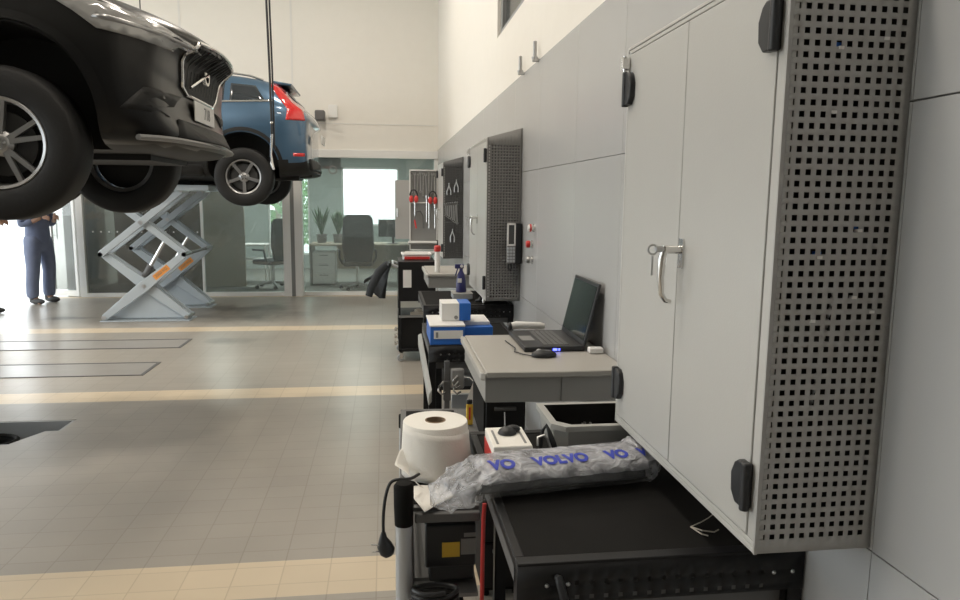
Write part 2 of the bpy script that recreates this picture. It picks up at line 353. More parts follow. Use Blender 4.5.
# open glass door leaf left of the frame, hinged outwards
dr = thing('door_1', '', ''); del dr['label']; del dr['category']; struct(dr)
dr.location = (-4.74, BY, 0); dr.rotation_euler = (0, 0, math.radians(180-22))
mb = MB()
for a in ((0, 0.05, 0, 2.2), (0.45, 0.5, 0, 2.2), (0.05, 0.45, 0, 0.10), (0.05, 0.45, 2.12, 2.2)): mb.box(a[0], a[1], -0.02, 0.02, a[2]+0.01, a[3])
mb.build('door_frame', M['frame'], dr, bevel=0.003)
mb = MB(); mb.box(0.05, 0.45, -0.004, 0.004, 0.11, 2.12); mb.build('pane', M['glassd'], dr)
mb = MB(); mb.cyl((0.42, -0.06, 0.9), (0.42, -0.06, 1.25), 0.012); mb.cyl((0.42, -0.06, 0.95), (0.42, -0.01, 0.95), 0.008); mb.cyl((0.42, -0.06, 1.2), (0.42, -0.01, 1.2), 0.008); mb.build('door_handle', M['chrome'], dr)
# left wall and wall behind the camera: open bay doors
mb = MB(); mb.box(-9.6, -9.4, -6, BY+0.2, 4.2, 6)
for y0, y1 in ((-6, -0.6), (3.4, 4.0), (8.0, 8.6)): mb.box(-9.6, -9.4, y0, y1, 0, 4.2)
struct(mb.build('wall_left', M['plaster']))
mb = MB(); mb.box(-9.6, WX+0.3, -6.2, -6, 0, 6)
struct(mb.build('wall_front', M['mgrey']))
mb = MB(); mb.box(-9.6, WX+0.3, -6.2, BY+0.2, 6.0, 6.2); struct(mb.build('ceiling', M['ceil']))
# ground outside
mb = MB(); mb.box(-60, 60, -60, 80, -0.5, -0.31); struct(mb.build('ground', M['pave']))
mb = MB(); mb.box(-40, -5.0, 12.15, 60, -0.31, -0.02); struct(mb.build('paving', M['pave']))
# office behind the glass
mb = MB(); mb.box(-5.0, 1.2, BY+0.2, 17, -0.3, 0); struct(mb.build('floor_office', M['carpet']))
mb = MB(); OY = 16.5
for x0, x1, z0, z1 in ((-5.0, -2.55, 0, 2.7), (-1.65, -0.95, 0, 2.7), (0.32, 1.2, 0, 2.7), (-2.55, -1.65, 0, 0.3), (-0.95, 0.32, 0, 0.95), (-2.55, 0.32, 2.25, 2.7), (-1.65, -0.95, 2.2, 2.3)):
    mb.box(x0, x1, OY, OY+0.15, z0, z1)
mb.box(1.05, 1.2, BY+0.2, OY, 0, 2.7); mb.box(-5.0, -4.9, BY+0.2, OY, 0, 2.7)
struct(mb.build('wall_office', M['office']))
mb = MB(); mb.box(-5.0, 1.2, BY+0.2, 17, 2.7, 2.85); struct(mb.build('ceiling_office', M['ceil']))
for i, (x0, x1, z0, z1) in enumerate(((-0.95, 0.32, 0.95, 2.25), (-2.55, -1.65, 0.3, 2.25))):
    mb = MB()
    for a in ((x0, x1, z0, z0+.04), (x0, x1, z1-.04, z1), (x0, x0+.04, z0, z1), (x1-.04, x1, z0, z1)): mb.box(a[0], a[1], OY+0.05, OY+0.1, a[2], a[3])
    wf = struct(mb.build('window_%d' % (i+5), M['frame'])); mb = MB(); mb.box(x0+.04, x1-.04, OY+.07, OY+.076, z0+.04, z1-.04); mb.build('pane', M['glass'], wf)

# ================================================================== HELPERS FOR PARTS
def perforated(mb, u0, u1, v0, v1, nu, nv, pitch, hole, map3, vtop=None, mi=0, shift=0.0):
    """sheet with square holes; map3(u, v)->xyz; vtop(u) gives the sloping top edge"""
    mu = (u1-u0-(nu-1)*pitch)/2+shift; us = [u0]
    for i in range(nu): c = u0+mu+i*pitch; us += [c-hole/2, c+hole/2]
    us.append(u1)
    vs = [v0]; mv = v1[0]
    for j in range(nv): c = v0+mv+j*pitch; vs += [c-hole/2, c+hole/2]
    vs.append(v1[1])
    g = {}
    for i, u in enumerate(us):
        for j, v in enumerate(vs):
            vv = vtop(u) if (vtop and j == len(vs)-1) else v
            g[i, j] = mb.bm.verts.new(map3(u, vv))
    for i in range(len(us)-1):
        for j in range(len(vs)-1):
            if i % 2 == 1 and j % 2 == 1: continue
            mb.bm.faces.new((g[i, j], g[i+1, j], g[i+1, j+1], g[i, j+1]))
    mb._m(mi)

def hinge_mb(y, z, side=1):      # dark plastic hinge cover, axis vertical, sits at the door plane x=0 (room side is -x)
    mb = MB(); mb.prism([(y-0.018*side, z-0.04), (y+0.014*side, z-0.04), (y+0.030*side, z-0.022), (y+0.033*side, z+0.012), (y+0.022*side, z+0.034), (y+0.010*side, z+0.042), (y-0.018*side, z+0.042)], -0.016, 0.002, 'yz')
    mb.cyl((-0.012, y-0.016*side, z-0.043), (-0.012, y-0.016*side, z+0.045), 0.009)
    return mb

def tool_cabinet(Y0, Wd, zb, zt, label, X0=0.638, open_door=None, rows=50, dark=None):
    """wall cabinet: origin at front bottom near corner; local x towards the wall, y along the wall"""
    D = WX-X0-0.001; H = zt-zb; zr = H+0.062; t = 0.0015
    r = thing('tool_cabinet', label, 'cabinet', (X0, Y0, zb), 0, 'grey wall cabinets with perforated sides')
    mb = MB()   # body: far side, bottom, sloping top, back, front rails
    mb.box(-0.0005, D, 0.001, Wd-0.0125, 0, 0.012); mb.box(D-0.004, D, 0, Wd, 0, zr-0.002)
    mb.hull4([(-0.001, 0.001, H), (-0.001, Wd+.0005, H), (D, Wd+.0005, zr), (D, 0.001, zr)][::-1], [(-0.001, 0.001, H-.008), (-0.001, Wd+.0005, H-.008), (D, Wd+.0005, zr-.008), (D, 0.001, zr-.008)][::-1])
    mb.hull4([(0, Wd-.012, 0), (D, Wd-.012, 0), (D, Wd, 0), (0, Wd, 0)], [(0, Wd-.012, H), (D, Wd-.012, zr), (D, Wd, zr), (0, Wd, H)])
    mb.box(-0.0005, 0.018, 0.001, Wd-0.0125, 0.0125, 0.022); mb.box(0, 0.018, 0, Wd, H-0.018, H-0.0085); mb.box(0, 0.018, 0.001, 0.024, 0.0225, H-0.0185); mb.box(0, 0.018, Wd-0.024, Wd-0.0125, 0.0225, H-0.0185)
    mb.build('body', M['cab'], r, bevel=0.0012)
    mb = MB(); mb.box(0.019, 0.022, 0.01, Wd-0.013, 0.014, H-0.014); mb.box(0.019, D-0.005, 0.01, Wd-0.013, 0.013, 0.015); mb.box(0.019, D-0.005, 0.01, Wd-0.013, H-0.016, H-0.014); mb.box(0.019, D-0.005, Wd-0.016, Wd-0.013, 0.014, H-0.014); mb.box(D-0.012, D-0.006, 0.01, Wd-0.013, 0.014, H-0.014); mb.box(0.03, D-0.02, 0.03, Wd-0.02, H*0.36, H*0.36+.01); mb.box(0.03, D-0.02, 0.03, Wd-0.02, H*0.68, H*0.68+.01); mb.build('shaded_interior', M['cabd'], r)  # near black lining, the shade inside the cabinet put into its colour
    mb = MB(); pitch = 0.0186
    perforated(mb, 0.004, D, 0, (0.030, H), 11, rows, pitch, 0.0096, lambda u, v: (u, -0.0005, v), vtop=lambda u: H+0.062*u/D, shift=-0.0055)
    mb.box(0.0, 0.0045, -0.0028, 0.0005, 0, H)
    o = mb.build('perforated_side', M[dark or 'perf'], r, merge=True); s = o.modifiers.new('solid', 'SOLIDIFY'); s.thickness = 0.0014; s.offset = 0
    mid = Wd/2; pads = [(0.026, mid-0.0013), (mid+0.0013, Wd-0.026)]
    for i, (a, b) in enumerate(pads):
        d = MB(); d.box(-0.002, 0.014, a, b, 0.024, H-0.0205)
        if open_door is not None and i == open_door:
            d.bm.free(); piv = thing('door', '', '', (0, a if i == 0 else b, 0)); del piv['label']; del piv['category']
            continue
        do = d.build('door', M['cab'], r, bevel=0.0022)
        hs = a if i == 0 else b; sd = 1 if i == 0 else -1
        for zz in (0.115, H-0.110):
            ho = hinge_mb(hs+0.010*sd, zz, sd).build('hinge', M['blkpl'], do, bevel=0.003)
    # chrome L handle and key on the seam
    hd = MB(); hz = H*0.495; hy = mid-0.022
    hd.box(-0.006, 0.0, hy-0.012, hy+0.012, hz-0.030, hz+0.034); hd.cyl((-0.006, hy, hz+0.01), (-0.042, hy, hz+0.01), 0.009)
    hd.tube([(-0.040, hy, hz+0.018), (-0.044, hy+0.004, hz-0.01), (-0.045, hy+0.007, hz-0.05), (-0.040, hy+0.010, hz-0.088), (-0.030, hy+0.012, hz-0.102), (-0.018, hy+0.012, hz-0.105)], [0.008, 0.009, 0.0075, 0.006, 0.0055, 0.005], 12)
    h = hd.build('handle', M['chrome'], r)
    k = MB(); k.cyl((-0.042, hy, hz+0.012), (-0.062, hy, hz+0.012), 0.007); k.lathe([(0.008, -0.0012), (0.012, -0.0012), (0.012, 0.0012), (0.008, 0.0012), (0.008, -0.0012)], (-0.068, hy, hz+0.010), 'y', 18)
    k.box(-0.070, -0.066, hy-0.001, hy+0.001, hz-0.045, hz-0.004); k.build('key', M['steel'], h)
    return r

def bench(X0, X1, Y0, Y1, zt, label, holes=True, insetY=0.0, shelf=True, apron=0.07):
    r = thing('workbench', label, 'workbench', (X0, Y0, 0)); w = X1-X0; d = Y1-Y0
    mb = MB(); mb.box(0, w, 0, d, zt-0.022, zt-0.006); 
    for a in ((0, w, 0, 0.03), (0, w, d-0.03, d), (0, 0.02, 0.03, d-0.03), (w-0.02, w, 0.03, d-0.03)): mb.box(*a, zt-0.010, zt)
    mb.build('worktop', M['blk'], r, bevel=0.002)
    mb = MB(); mb.box(0.02, w-0.02, 0.03, d-0.03, zt-0.006, zt-0.003); mb.build('rubber_mat', M['rubber'], r)
    mb = MB(); n = int((w-0.06)/0.036)
    perforated(mb, 0.0, w, zt-0.088, (0.012, zt-0.006), n, 2, 0.030, 0.0095, lambda u, v: (u, -0.001, v))
    o = mb.build('apron', M['blk'], r); s = o.modifiers.new('s', 'SOLIDIFY'); s.thickness = 0.002
    mb = MB(); mb.box(0, 0.004, 0.02, d, zt-0.055, zt-0.02); mb.box(0, 0.03, 0.02, d, zt-0.022, zt-0.0185); mb.box(w-0.004, w, 0.0, d, zt-0.09, zt-0.02); mb.box(0.0, w, d-0.004, d, zt-0.09, zt-0.02); mb.box(0.036, w-0.036, 0.022, 0.025, zt-0.125, zt-0.024)  # last box: dark backing added to keep the apron holes black
    mb.build('rails_and_backing', M['dgrey'], r)
    mb = MB(); mb.box(0.05, w-0.01, 0.03, d-0.03, 0.30, 0.325); mb.build('shelf', M['deskb'] if shelf else M['blk'], r, bevel=0.002)
    for x, y in ((0, 0), (w-0.035, 0), (0.08, d-0.035-insetY), (w-0.035, d-0.035)):
        mb = MB(); mb.box(x, x+0.035, y, y+0.003, 0, zt-0.022); mb.box(x, x+0.003, y, y+0.035, 0, zt-0.022)
        mb.box(x, x+0.035, y, y+0.035, 0, 0.01); mb.build('leg', M['blk'], r)
    for x, z in ((0.060, zt-0.048), (0.103, zt-0.047), (w-0.066, zt-0.048), (w-0.025, zt-0.048)):
        mb = MB(); mb.lathe([(0.0005, -0.006), (0.003, -0.005), (0.0048, -0.002), (0.005, 0.002), (0.0005, 0.003)], (x, 0.001, z), 'y', 12); mb.build('bolt', M['steel'], r)
    return r

# ================================================================== TOOL CABINETS
cab1 = tool_cabinet(1.126, 0.779, 0.985, 1.993, 'large grey wall cabinet in the foreground, chrome handle with key, above the black bench', rows=51)
# small items on hooks inside, seen through the perforation
for i, (x, z, m) in enumerate(((0.165, 0.985, 'blue'), (0.092, 0.868, 'blue'), (0.150, 0.335+.24, 'blue'), (0.082, 0.53, 'blue'))):
    mb = MB(); mb.box(x-0.006, x+0.006, 0.004, 0.012, z-0.006, z+0.002); mb.box(x-0.004, x+0.004, -0.004, 0.006, z-0.010, z-0.005, 1); mb.build('hook', [M['blue'], M['white']], cab1)
for x, z in ((0.170, 0.878), (0.088, 0.76), (0.15, 0.455), (0.078, 0.415), (0.185, 0.43)):
    mb = MB(); mb.box(x-0.004, x+0.004, -0.004, 0.006, z-0.003, z+0.002); mb.build('hook', M['white'], cab1)
mb = MB()
for k in range(22): mb.ball((0.12-0.0012*k, 0.012, 0.46-0.0095*k), 0.0045, (0.7, 0.5, 1.1), seg=8)
mb.build('ball_chain', M['steel'], cab1)
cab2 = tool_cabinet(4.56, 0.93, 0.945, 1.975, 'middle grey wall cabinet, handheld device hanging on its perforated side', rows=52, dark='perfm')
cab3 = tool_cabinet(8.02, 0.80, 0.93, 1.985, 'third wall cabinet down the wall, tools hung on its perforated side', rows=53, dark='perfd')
cab4 = tool_cabinet(10.1, 0.80, 0.95, 1.93, 'last wall cabinet, nearest the office glazing, behind the tool board', rows=50)
# chrome latch bar above the far hinge of cabinets 1 and 2
for c, Wd, H in ((cab1, 0.779, 1.0), (cab2, 0.93, 1.03)):
    mb = MB(); mb.cyl((-0.014, Wd-0.014, H-0.055), (-0.014, Wd-0.014, H-0.015), 0.004); mb.box(-0.022, -0.004, Wd-0.026, Wd-0.018, H-0.048, H-0.020); mb.box(-0.022, -0.002, Wd-0.010, Wd-0.004, H-0.05, H-0.018); mb.box(-0.012, -0.002, Wd-0.02, Wd-0.004, H-0.037, H-0.032)
    mb.build('hinge_pin', M['chrome'], c)
# tools on the side of cabinet 3
def wrench(L, m, name, label, loc, rx=0, group=None):
    mb = MB(); mb.box(-0.006, 0.006, -0.003, 0.003, -L/2, L/2)
    mb.lathe([(0.008, -0.003), (0.014, -0.003), (0.014, 0.003), (0.008, 0.003), (0.008, -0.003)], (0, 0, -L/2-0.010), 'y', 14)
    mb.prism([(-0.014, L/2), (-0.010, L/2-0.012), (0.010, L/2-0.012), (0.014, L/2), (0.013, L/2+0.018), (0.006, L/2+0.022), (0.006, L/2+0.006), (-0.006, L/2+0.006), (-0.006, L/2+0.022), (-0.013, L/2+0.018)], -0.003, 0.003)
    o = mb.build(name, m); o.location = loc; o.rotation_euler = (0, rx, 0); return tag(o, label, 'tool', group)
g3 = 'wrenches on the side of the third cabinet'
for k in range(7):
    L = 0.10+0.018*k; o = wrench(L, M['steel'], 'wrench', 'steel wrench in the row hung on the side of the third wall cabinet', (0.668+0.020*k, 8.008, 1.50-L/2*0.6), 0.03*(k % 3-1), g3)
for x, z, s, nm in ((0.70, 1.72, 1, 'pliers'), (0.78, 1.76, 1.1, 'pliers'), (0.74, 1.22, 1.2, 'pliers')):
    mb = MB(); mb.tube([(-0.02, 0, -0.09*s), (-0.022, 0, -0.05), (-0.004, 0, 0), (0.004, 0, 0.04)], [0.006, 0.006, 0.006, 0.002]); mb.tube([(0.02, 0, -0.09*s), (0.022, 0, -0.05), (0.004, 0, 0), (-0.004, 0, 0.04)], [0.006, 0.006, 0.006, 0.002])
    mb.ball((0, 0, 0), 0.01, (1, .6, 1)); o = mb.build('pliers', M['steel']); o.location = (x, 8.006, z)
    tag(o, {1.72: 'upper left pliers on the side of the third wall cabinet', 1.76: 'upper right pliers on the side of the third wall cabinet', 1.22: 'lowest pliers on the side of the third wall cabinet'}[z], 'pliers')

# tool board with white tools (open door like board across the far end of cabinet 3)
tb = thing('tool_board', 'white metal tool board standing out from the wall, crowded with silver tools', 'tool board', (0.296, 8.86, 0.93))
mb = MB(); mb.box(0, 0.34, 0, 0.006, 0.03, 1.0); mb.build('panel', M['mgrey'], tb)
mb = MB()
for a in ((0, 0.34, 0.985, 1.0), (0, 0.34, 0.03, 0.045), (0, 0.012, 0.03, 1.0), (0.328, 0.34, 0.03, 1.0), (0.0, 0.34, 0.60, 0.615), (0, 0.34, 0.13, 0.145)): mb.box(a[0], a[1], -0.02, 0.004, a[2], a[3])
mb.build('frame', M['white'], tb, bevel=0.002)
mb = MB(); mb.box(-0.02, 0.33, -0.10, -0.002, 0.11, 0.125); mb.box(-0.02, 0.33, -0.10, -0.095, 0.11, 0.15); mb.box(-0.06, 0.31, -0.14, -0.002, -0.01, 0.005); mb.box(-0.06, 0.31, -0.14, -0.135, -0.01, 0.03); mb.build('shelf', M['white'], tb, bevel=0.002)
for k in range(9):
    L = 0.24-0.012*(k % 4); wrench(L, M['steel'] if k % 2 else M['chrome'], 'spanner', 'silver spanner hanging from the top rail of the white tool board', (0.325+0.034*k, 8.832, 1.885-L/2-0.01*(k % 3)), 0.05*((k*7) % 5-2)/2, 'spanners on the white tool board')
for k, (x, z, L) in enumerate(((0.36, 1.42, 0.20), (0.50, 1.44, 0.28), (0.53, 1.40, 0.34), (0.60, 1.36, 0.26))):
    mb = MB(); mb.tube([(0, 0, L/2), (0, 0, -L/2)], [0.006, 0.005]); mb.cyl((0, 0, L/2), (0, 0, L/2+0.05), 0.012); o = mb.build('screwdriver', M['chrome']); o.location = (x, 8.815, z)
    tag(o, 'silver screwdriver in the lower half of the white tool board', 'screwdriver', 'screwdrivers on the white tool board')
for x, z, lab in ((0.345, 1.60, 'left'), (0.575, 1.585, 'right')):
    e = thing('ear_defenders', 'red ear defenders on the %s side of the white tool board' % lab, 'ear defenders', (x, 8.80, z), 0, 'red ear defenders on the tool board')
    for sx in (-0.03, 0.03):
        mb = MB(); mb.ball((sx, 0, -0.02), 0.038, (0.7, 0.6, 1.15)); mb.build('ear_cup', M['red'], e)
    mb = MB(); mb.tube([(0.045*math.cos(a), 0, 0.02+0.07*math.sin(a)) for a in [PI*i/10 for i in range(11)]], 0.008); mb.build('headband', M['blkpl'], e)
mb = MB(); mb.tube([(0.0, 0, -0.15), (-0.02, 0, -0.05), (0.0, 0, 0.05), (0.05, 0, 0.06), (0.085, 0, 0.0), (0.09, 0, -0.15)], [0.009, 0.009, 0.011, 0.011, 0.009, 0.009]); mb.tube([(0, -.001, -0.15), (-0.018, -.001, -0.05)], 0.0105, mi=1)
o = mb.build('pliers', [M['dgrey'], M['red']]); o.location = (0.375, 8.815, 1.38); tag(o, 'large pliers with red grip hung open in the middle of the white tool board', 'pliers')
# small locker standing out beyond, grey
lk = thing('locker_door', 'plain grey metal door standing open from the last wall cabinet', 'cabinet door', (0.14, 10.05, 1.03))
mb = MB(); mb.box(0, 0.20, 0, 0.03, 0, 0.80); mb.box(0.20, 0.49, 0.0, 0.012, 0.0, 0.83); mb.build('panel', M['perf'], lk, bevel=0.003)
mb = MB(); mb.cyl((0.03, -0.03, 0.3), (0.03, -0.03, 0.42), 0.008); mb.cyl((0.03, -0.03, 0.36), (0.03, 0.0, 0.36), 0.01); mb.build('handle', M['chrome'], lk)

# handheld device on cabinet 2's side
hd = thing('handheld_device', 'handheld device with white framed display and silver keypad on the middle cabinet', 'device', (0.768, 4.56, 1.19))
mb = MB(); mb.box(0.015, 0.088, -0.065, -0.003, 0.0, 0.255); mb.build('holder', M['blkpl'], hd, bevel=0.006)
mb = MB(); mb.box(-0.012, 0.045, -0.085, -0.062, 0.005, 0.26); mb.build('case', M['mgrey'], hd, bevel=0.008)
mb = MB()
for a in ((-0.010, 0.043, 0.245, 0.256), (-0.010, 0.043, 0.115, 0.126), (-0.010, -0.001, 0.115, 0.256), (0.034, 0.043, 0.115, 0.256)): mb.box(a[0], a[1], -0.090, -0.084, a[2], a[3])
mb.build('display_frame', M['white'], hd, bevel=0.002)
mb = MB(); mb.box(-0.001, 0.034, -0.087, -0.0845, 0.126, 0.245); mb.build('display', M['lcd'], hd)
mb = MB()
for r_ in range(5):
    for c_ in range(3): mb.box(-0.008+0.017*c_, 0.006+0.017*c_, -0.090, -0.084, 0.012+0.02*r_, 0.027+0.02*r_)
mb.build('keypad', M['alu'], hd, bevel=0.002)
mb = MB(); mb.tube([(0.01, -0.04, -0.002), (0.005, -0.045, -0.03), (0.02, -0.03, -0.045), (0.03, -0.02, -0.03), (0.025, -0.02, -0.001)], 0.006); mb.build('cable', M['blkpl'], hd)
# wall fittings right of it
for z, y, kind in ((1.432, 4.13, 0), (1.335, 4.18, 1), (1.243, 4.17, 2)):
    nm, lab = (('wall_button', 'white and red button, top of three fittings on the wall panel'), ('air_coupling', 'red ringed air coupling, middle of three wall fittings'), ('air_outlet', 'chrome air outlet, lowest of three wall fittings'))[kind]
    t_ = thing(nm, lab, 'wall fitting', (WX, y, z))
    mb = MB(); mb.lathe([(0.024, 0), (0.024, -0.006), (0.017, -0.008), (0.017, -0.017), (0.0005, -0.017)][::-1], axis='x', seg=20); mb.build('socket', M['chrome'], t_)
    mb = MB(); mb.lathe([(0.0005, -0.040), (0.018, -0.039), (0.021, -0.034), (0.021, -0.0185), (0.0005, -0.018)], axis='x', seg=20)
    mb.build('cap', [M['white'], M['red'], M['steel']][kind], t_)
    if kind == 0: mb = MB(); mb.lathe([(0.0215, -0.032), (0.0225, -0.031), (0.0225, -0.022), (0.0215, -0.021)], axis='x'); mb.build('ring', M['red'], t_)
# pipe stubs on the ledge
for y in (4.12, 4.56):
    mb = MB(); mb.lathe([(0.018, 0), (0.018, 0.012), (0.011, 0.016), (0.011, 0.095), (0.0005, 0.10)], (0, 0, 0)); o = mb.build('pipe_stub', M['steel']); o.location = (WX-0.022+0.0, y, 2.372)
    mb = MB(); mb.box(-0.012, 0.026, -0.02, 0.02, -0.012, 0.0); mb.build('bracket', M['steel'], o); tag(o, 'short steel pipe stub on the wall ledge, %s of two' % ('nearer' if y < 4.3 else 'farther'), 'pipe')

# ================================================================== BENCHES
bench(0.252, WX-0.004, 1.31, 2.13, 0.89, 'black workbench in the foreground with perforated apron and rubber top', insetY=0.0)
# strut under the near bench
mb = MB(); mb.tube([(0.330, 1.303, 0.862), (0.332, 1.297, 0.864), (0.335, 1.290, 0.852), (0.342, 1.280, 0.820), (0.350, 1.272, 0.76)], [0.006, 0.008, 0.0085, 0.0085, 0.0085], 12)
o = mb.build('lever_handle', M['blkpl']); tag(o, 'black lever handle hanging from the bolts of the near bench apron', 'handle')
bench(0.25, WX-0.004, 4.76, 5.52, 0.89, 'black workbench below the middle wall cabinet', shelf=False)
bench(0.215, 0.70, 3.58, 4.25, 0.862, 'black metal table carrying the blue binder boxes', shelf=False)
# side flap of binder table
mb = MB(); mb.hull4([(0.195, 3.28, 0.69), (0.211, 3.28, 0.715), (0.211, 3.28, 0.655), (0.195, 3.28, 0.635)], [(0.188, 4.2, 0.80), (0.209, 4.2, 0.81), (0.209, 4.2, 0.75), (0.188, 4.2, 0.74)])
tag(mb.build('side_flap', M['binp'], bevel=0.004), 'narrow grey flap on the aisle side of the binder table', 'flap')

# blue binder boxes
b1 = thing('binder_box', 'blue storage box with a grey label on its front, lowest of the blue boxes', 'box', (0.222, 3.585, 0.8625))
mb = MB(); mb.box(0, 0.175, 0, 0.32, 0, 0.092); mb.build('case', M['blue'], b1, bevel=0.003)
mb = MB(); mb.box(-0.003, 0.178, -0.002, 0.325, 0.0925, 0.102); mb.build('lid', M['white'], b1, bevel=0.003)
mb = MB(); mb.box(0.018, 0.165, -0.003, -0.0005, 0.032, 0.074); mb.box(0.028, 0.04, -0.0045, -0.003, 0.038, 0.066, 1); mb.build('label_panel', [M['white'], M['mgrey']], b1)
b2 = thing('binder_box', 'plain blue box with white top, right of the labelled blue box', 'box', (0.403, 3.70, 0.8625))
mb = MB(); mb.box(0, 0.155, 0, 0.28, 0, 0.070); mb.build('case', M['blue'], b2, bevel=0.003)
mb = MB(); mb.box(0.0, 0.145, 0.05, 0.28, 0.0705, 0.090); mb.build('lid', M['white'], b2, bevel=0.003)
b3 = thing('binder_box', 'upright box, half white and half blue, on top of the labelled box', 'box', (0.288, 3.70, 0.966))
mb = MB(); mb.box(0, 0.092, 0, 0.16, 0, 0.092); mb.build('case', M['white'], b3, bevel=0.002)
mb = MB(); mb.box(0.0925, 0.152, 0, 0.16, 0, 0.092); mb.build('spine', M['blue'], b3, bevel=0.002)
mb = MB(); mb.cyl((0.075, -0.003, 0.018), (0.075, 0.0, 0.018), 0.010); mb.build('finger_ring', M['mgrey'], b3)

# desks
def desk(Y0, Y1, label, xl=0.345):
    r = thing('wall_desk', label, 'desk', (xl, Y0, 0)); w = WX-0.002-xl; d = Y1-Y0
    mb = MB(); mb.prism([(0, 0.0), (0.27, -0.012), (w, -0.005), (w, d), (0, d)], 0.978, 1.0, 'xy'); mb.prism([(0, 0), (0, d), (-0.018, d), (-0.018, 0.012)], 0.968, 0.996, 'xy'); mb.build('worktop', M['desk'], r, bevel=0.004)
    mb = MB(); mb.prism([(0.0, 0.02), (0.27, 0.006), (0.27, d-0.01), (0.0, d-0.01)], 0.885, 0.977, 'xy'); mb.build('drawer', M['deskb'], r, bevel=0.003)
    mb = MB(); mb.prism([(0.272, 0.006), (w, 0.014), (w, d-0.01), (0.272, d-0.01)], 0.885, 0.977, 'xy'); mb.build('cabinet_base', M['deskb'], r, bevel=0.003)
    return r
desk(2.435, 3.12, 'grey wall desk in the middle, with the open laptop on it')
desk(5.72, 6.42, 'grey wall desk farther back, behind the middle cabinet, red topped tube on it', 0.34)
# laptop
lp = thing('laptop', 'open dark laptop on the grey wall desk, screen leaning to the wall', 'laptop', (0.540, 2.745, 1.0015))
mb = MB(); mb.box(0, 0.245, 0, 0.365, 0, 0.020); mb.build('base', M['blkpl'], lp, bevel=0.004)
mb = MB()
for i in range(5):
    for j in range(14): mb.box(0.085+0.021*i, 0.103+0.021*i, 0.03+0.0215*j, 0.049+0.0215*j, 0.0205, 0.0225)
mb.build('keyboard', M['dgrey'], lp)
mb = MB(); mb.box(0.015, 0.07, 0.13, 0.23, 0.0203, 0.021); mb.build('touchpad', M['mgrey'], lp)
LT = basis((0.245, 0, 0.018), (0, 1, 0), (0.235, 0, 1)); 
mb = MB(); mb.box(0, 0.365, 0, 0.255, -0.008, 0.002, T=LT); lid = mb.build('lid', M['blkpl'], lp, bevel=0.003)
mb = MB(); mb.box(0.015, 0.35, 0.02, 0.24, -0.0095, -0.008, T=LT); mb.box(0.015, 0.35, 0.02, 0.24, 0.0022, 0.003, T=LT); mb.build('screen', M['screen'], lid)
mb = MB(); mb.box(0.115, 0.132, -0.003, -0.0005, 0.004, 0.013); mb.box(0.137, 0.143, -0.003, -0.0005, 0.004, 0.013); mb.build('indicator', M['blueled'], lp)
# mouse, cable, adapters
ms = thing('mouse', 'black wired mouse in front of the laptop on the wall desk', 'mouse', (0.600, 2.660, 1.0015))
mb = MB(); mb.ball((0, 0, 0.006), 0.05, (1.0, 0.62, 0.42), seg=20); 
for v in mb.bm.verts: v.co.z = max(v.co.z, 0.0)
mb.build('shell', M['blkpl'], ms)
mb = MB(); mb.ball((-0.02, 0.0, 0.024), 0.008, (1.2, 0.5, 0.8)); mb.build('wheel', M['steel'], ms)
mb = MB(); mb.tube([(-0.045, 0, 0.004), (-0.075, 0.03, 0.004), (-0.10, 0.08, 0.004), (-0.085, 0.15, 0.004), (-0.10, 0.30, 0.004)], 0.0025, 8); mb.build('cable', M['blkpl'], ms)
mb = MB(); mb.box(0, 0.055, 0, 0.04, 0, 0.022); o = mb.build('charger', M['white'], bevel=0.004); o.location = (0.79, 2.69, 1.0015); tag(o, 'small white charger block between laptop and wall', 'charger')
sc = thing('barcode_scanner', 'white handheld scanner lying behind the laptop on the wall desk', 'scanner', (0.57, 3.135-0.06, 1.0015))
sc.location = (0.56, 3.06, 1.0015)
mb = MB(); mb.tube([(0.0, 0.03, 0.032), (0.03, 0.035, 0.036), (0.08, 0.04, 0.034), (0.14, 0.04, 0.030), (0.16, 0.04, 0.028)], [0.014, 0.018, 0.016, 0.017, 0.012], 14)
mb.build('grip', M['white'], sc); mb = MB(); mb.ball((0.0, 0.028, 0.030), 0.022, (0.6, 0.8, 0.9)); mb.build('head', M['blkpl'], sc)
sc.location = (0.55, 3.115, 1.0015)

# things on far desk and bench 2
tu = thing('sealant_tube', 'white tube with red cap standing on the farther wall desk', 'tube', (0.42, 5.85, 1.0015))
mb = MB(); mb.lathe([(0.0005, 0), (0.022, 0), (0.022, 0.15), (0.016, 0.165), (0.0005, 0.166)]); mb.build('body', M['white'], tu)
mb = MB(); mb.lathe([(0.0005, 0.1665), (0.026, 0.167), (0.028, 0.18), (0.028, 0.205), (0.018, 0.217), (0.0005, 0.218)]); mb.build('cap', M['red'], tu)
gb = thing('small_grey_box', 'small grey box on the black bench under the middle cabinet', 'box', (0.47, 5.02, 0.8915))
mb = MB(); mb.box(0, 0.14, 0, 0.16, 0, 0.035); mb.build('case', M['alu'], gb, bevel=0.004); mb = MB(); mb.box(-0.002, 0.142, -0.002, 0.162, 0.0352, 0.043); mb.build('lid', M['deskb'], gb, bevel=0.003)
sb = thing('spray_bottle', 'navy trigger spray bottle standing on the small grey box', 'spray bottle', (0.535, 5.10, 0.8915+0.0445))
mb = MB(); mb.lathe([(0.0005, 0), (0.036, 0.0), (0.038, 0.01), (0.034, 0.08), (0.026, 0.125), (0.013, 0.15), (0.012, 0.165), (0.0005, 0.166)], seg=24); mb.build('bottle', M['navy'], sb)
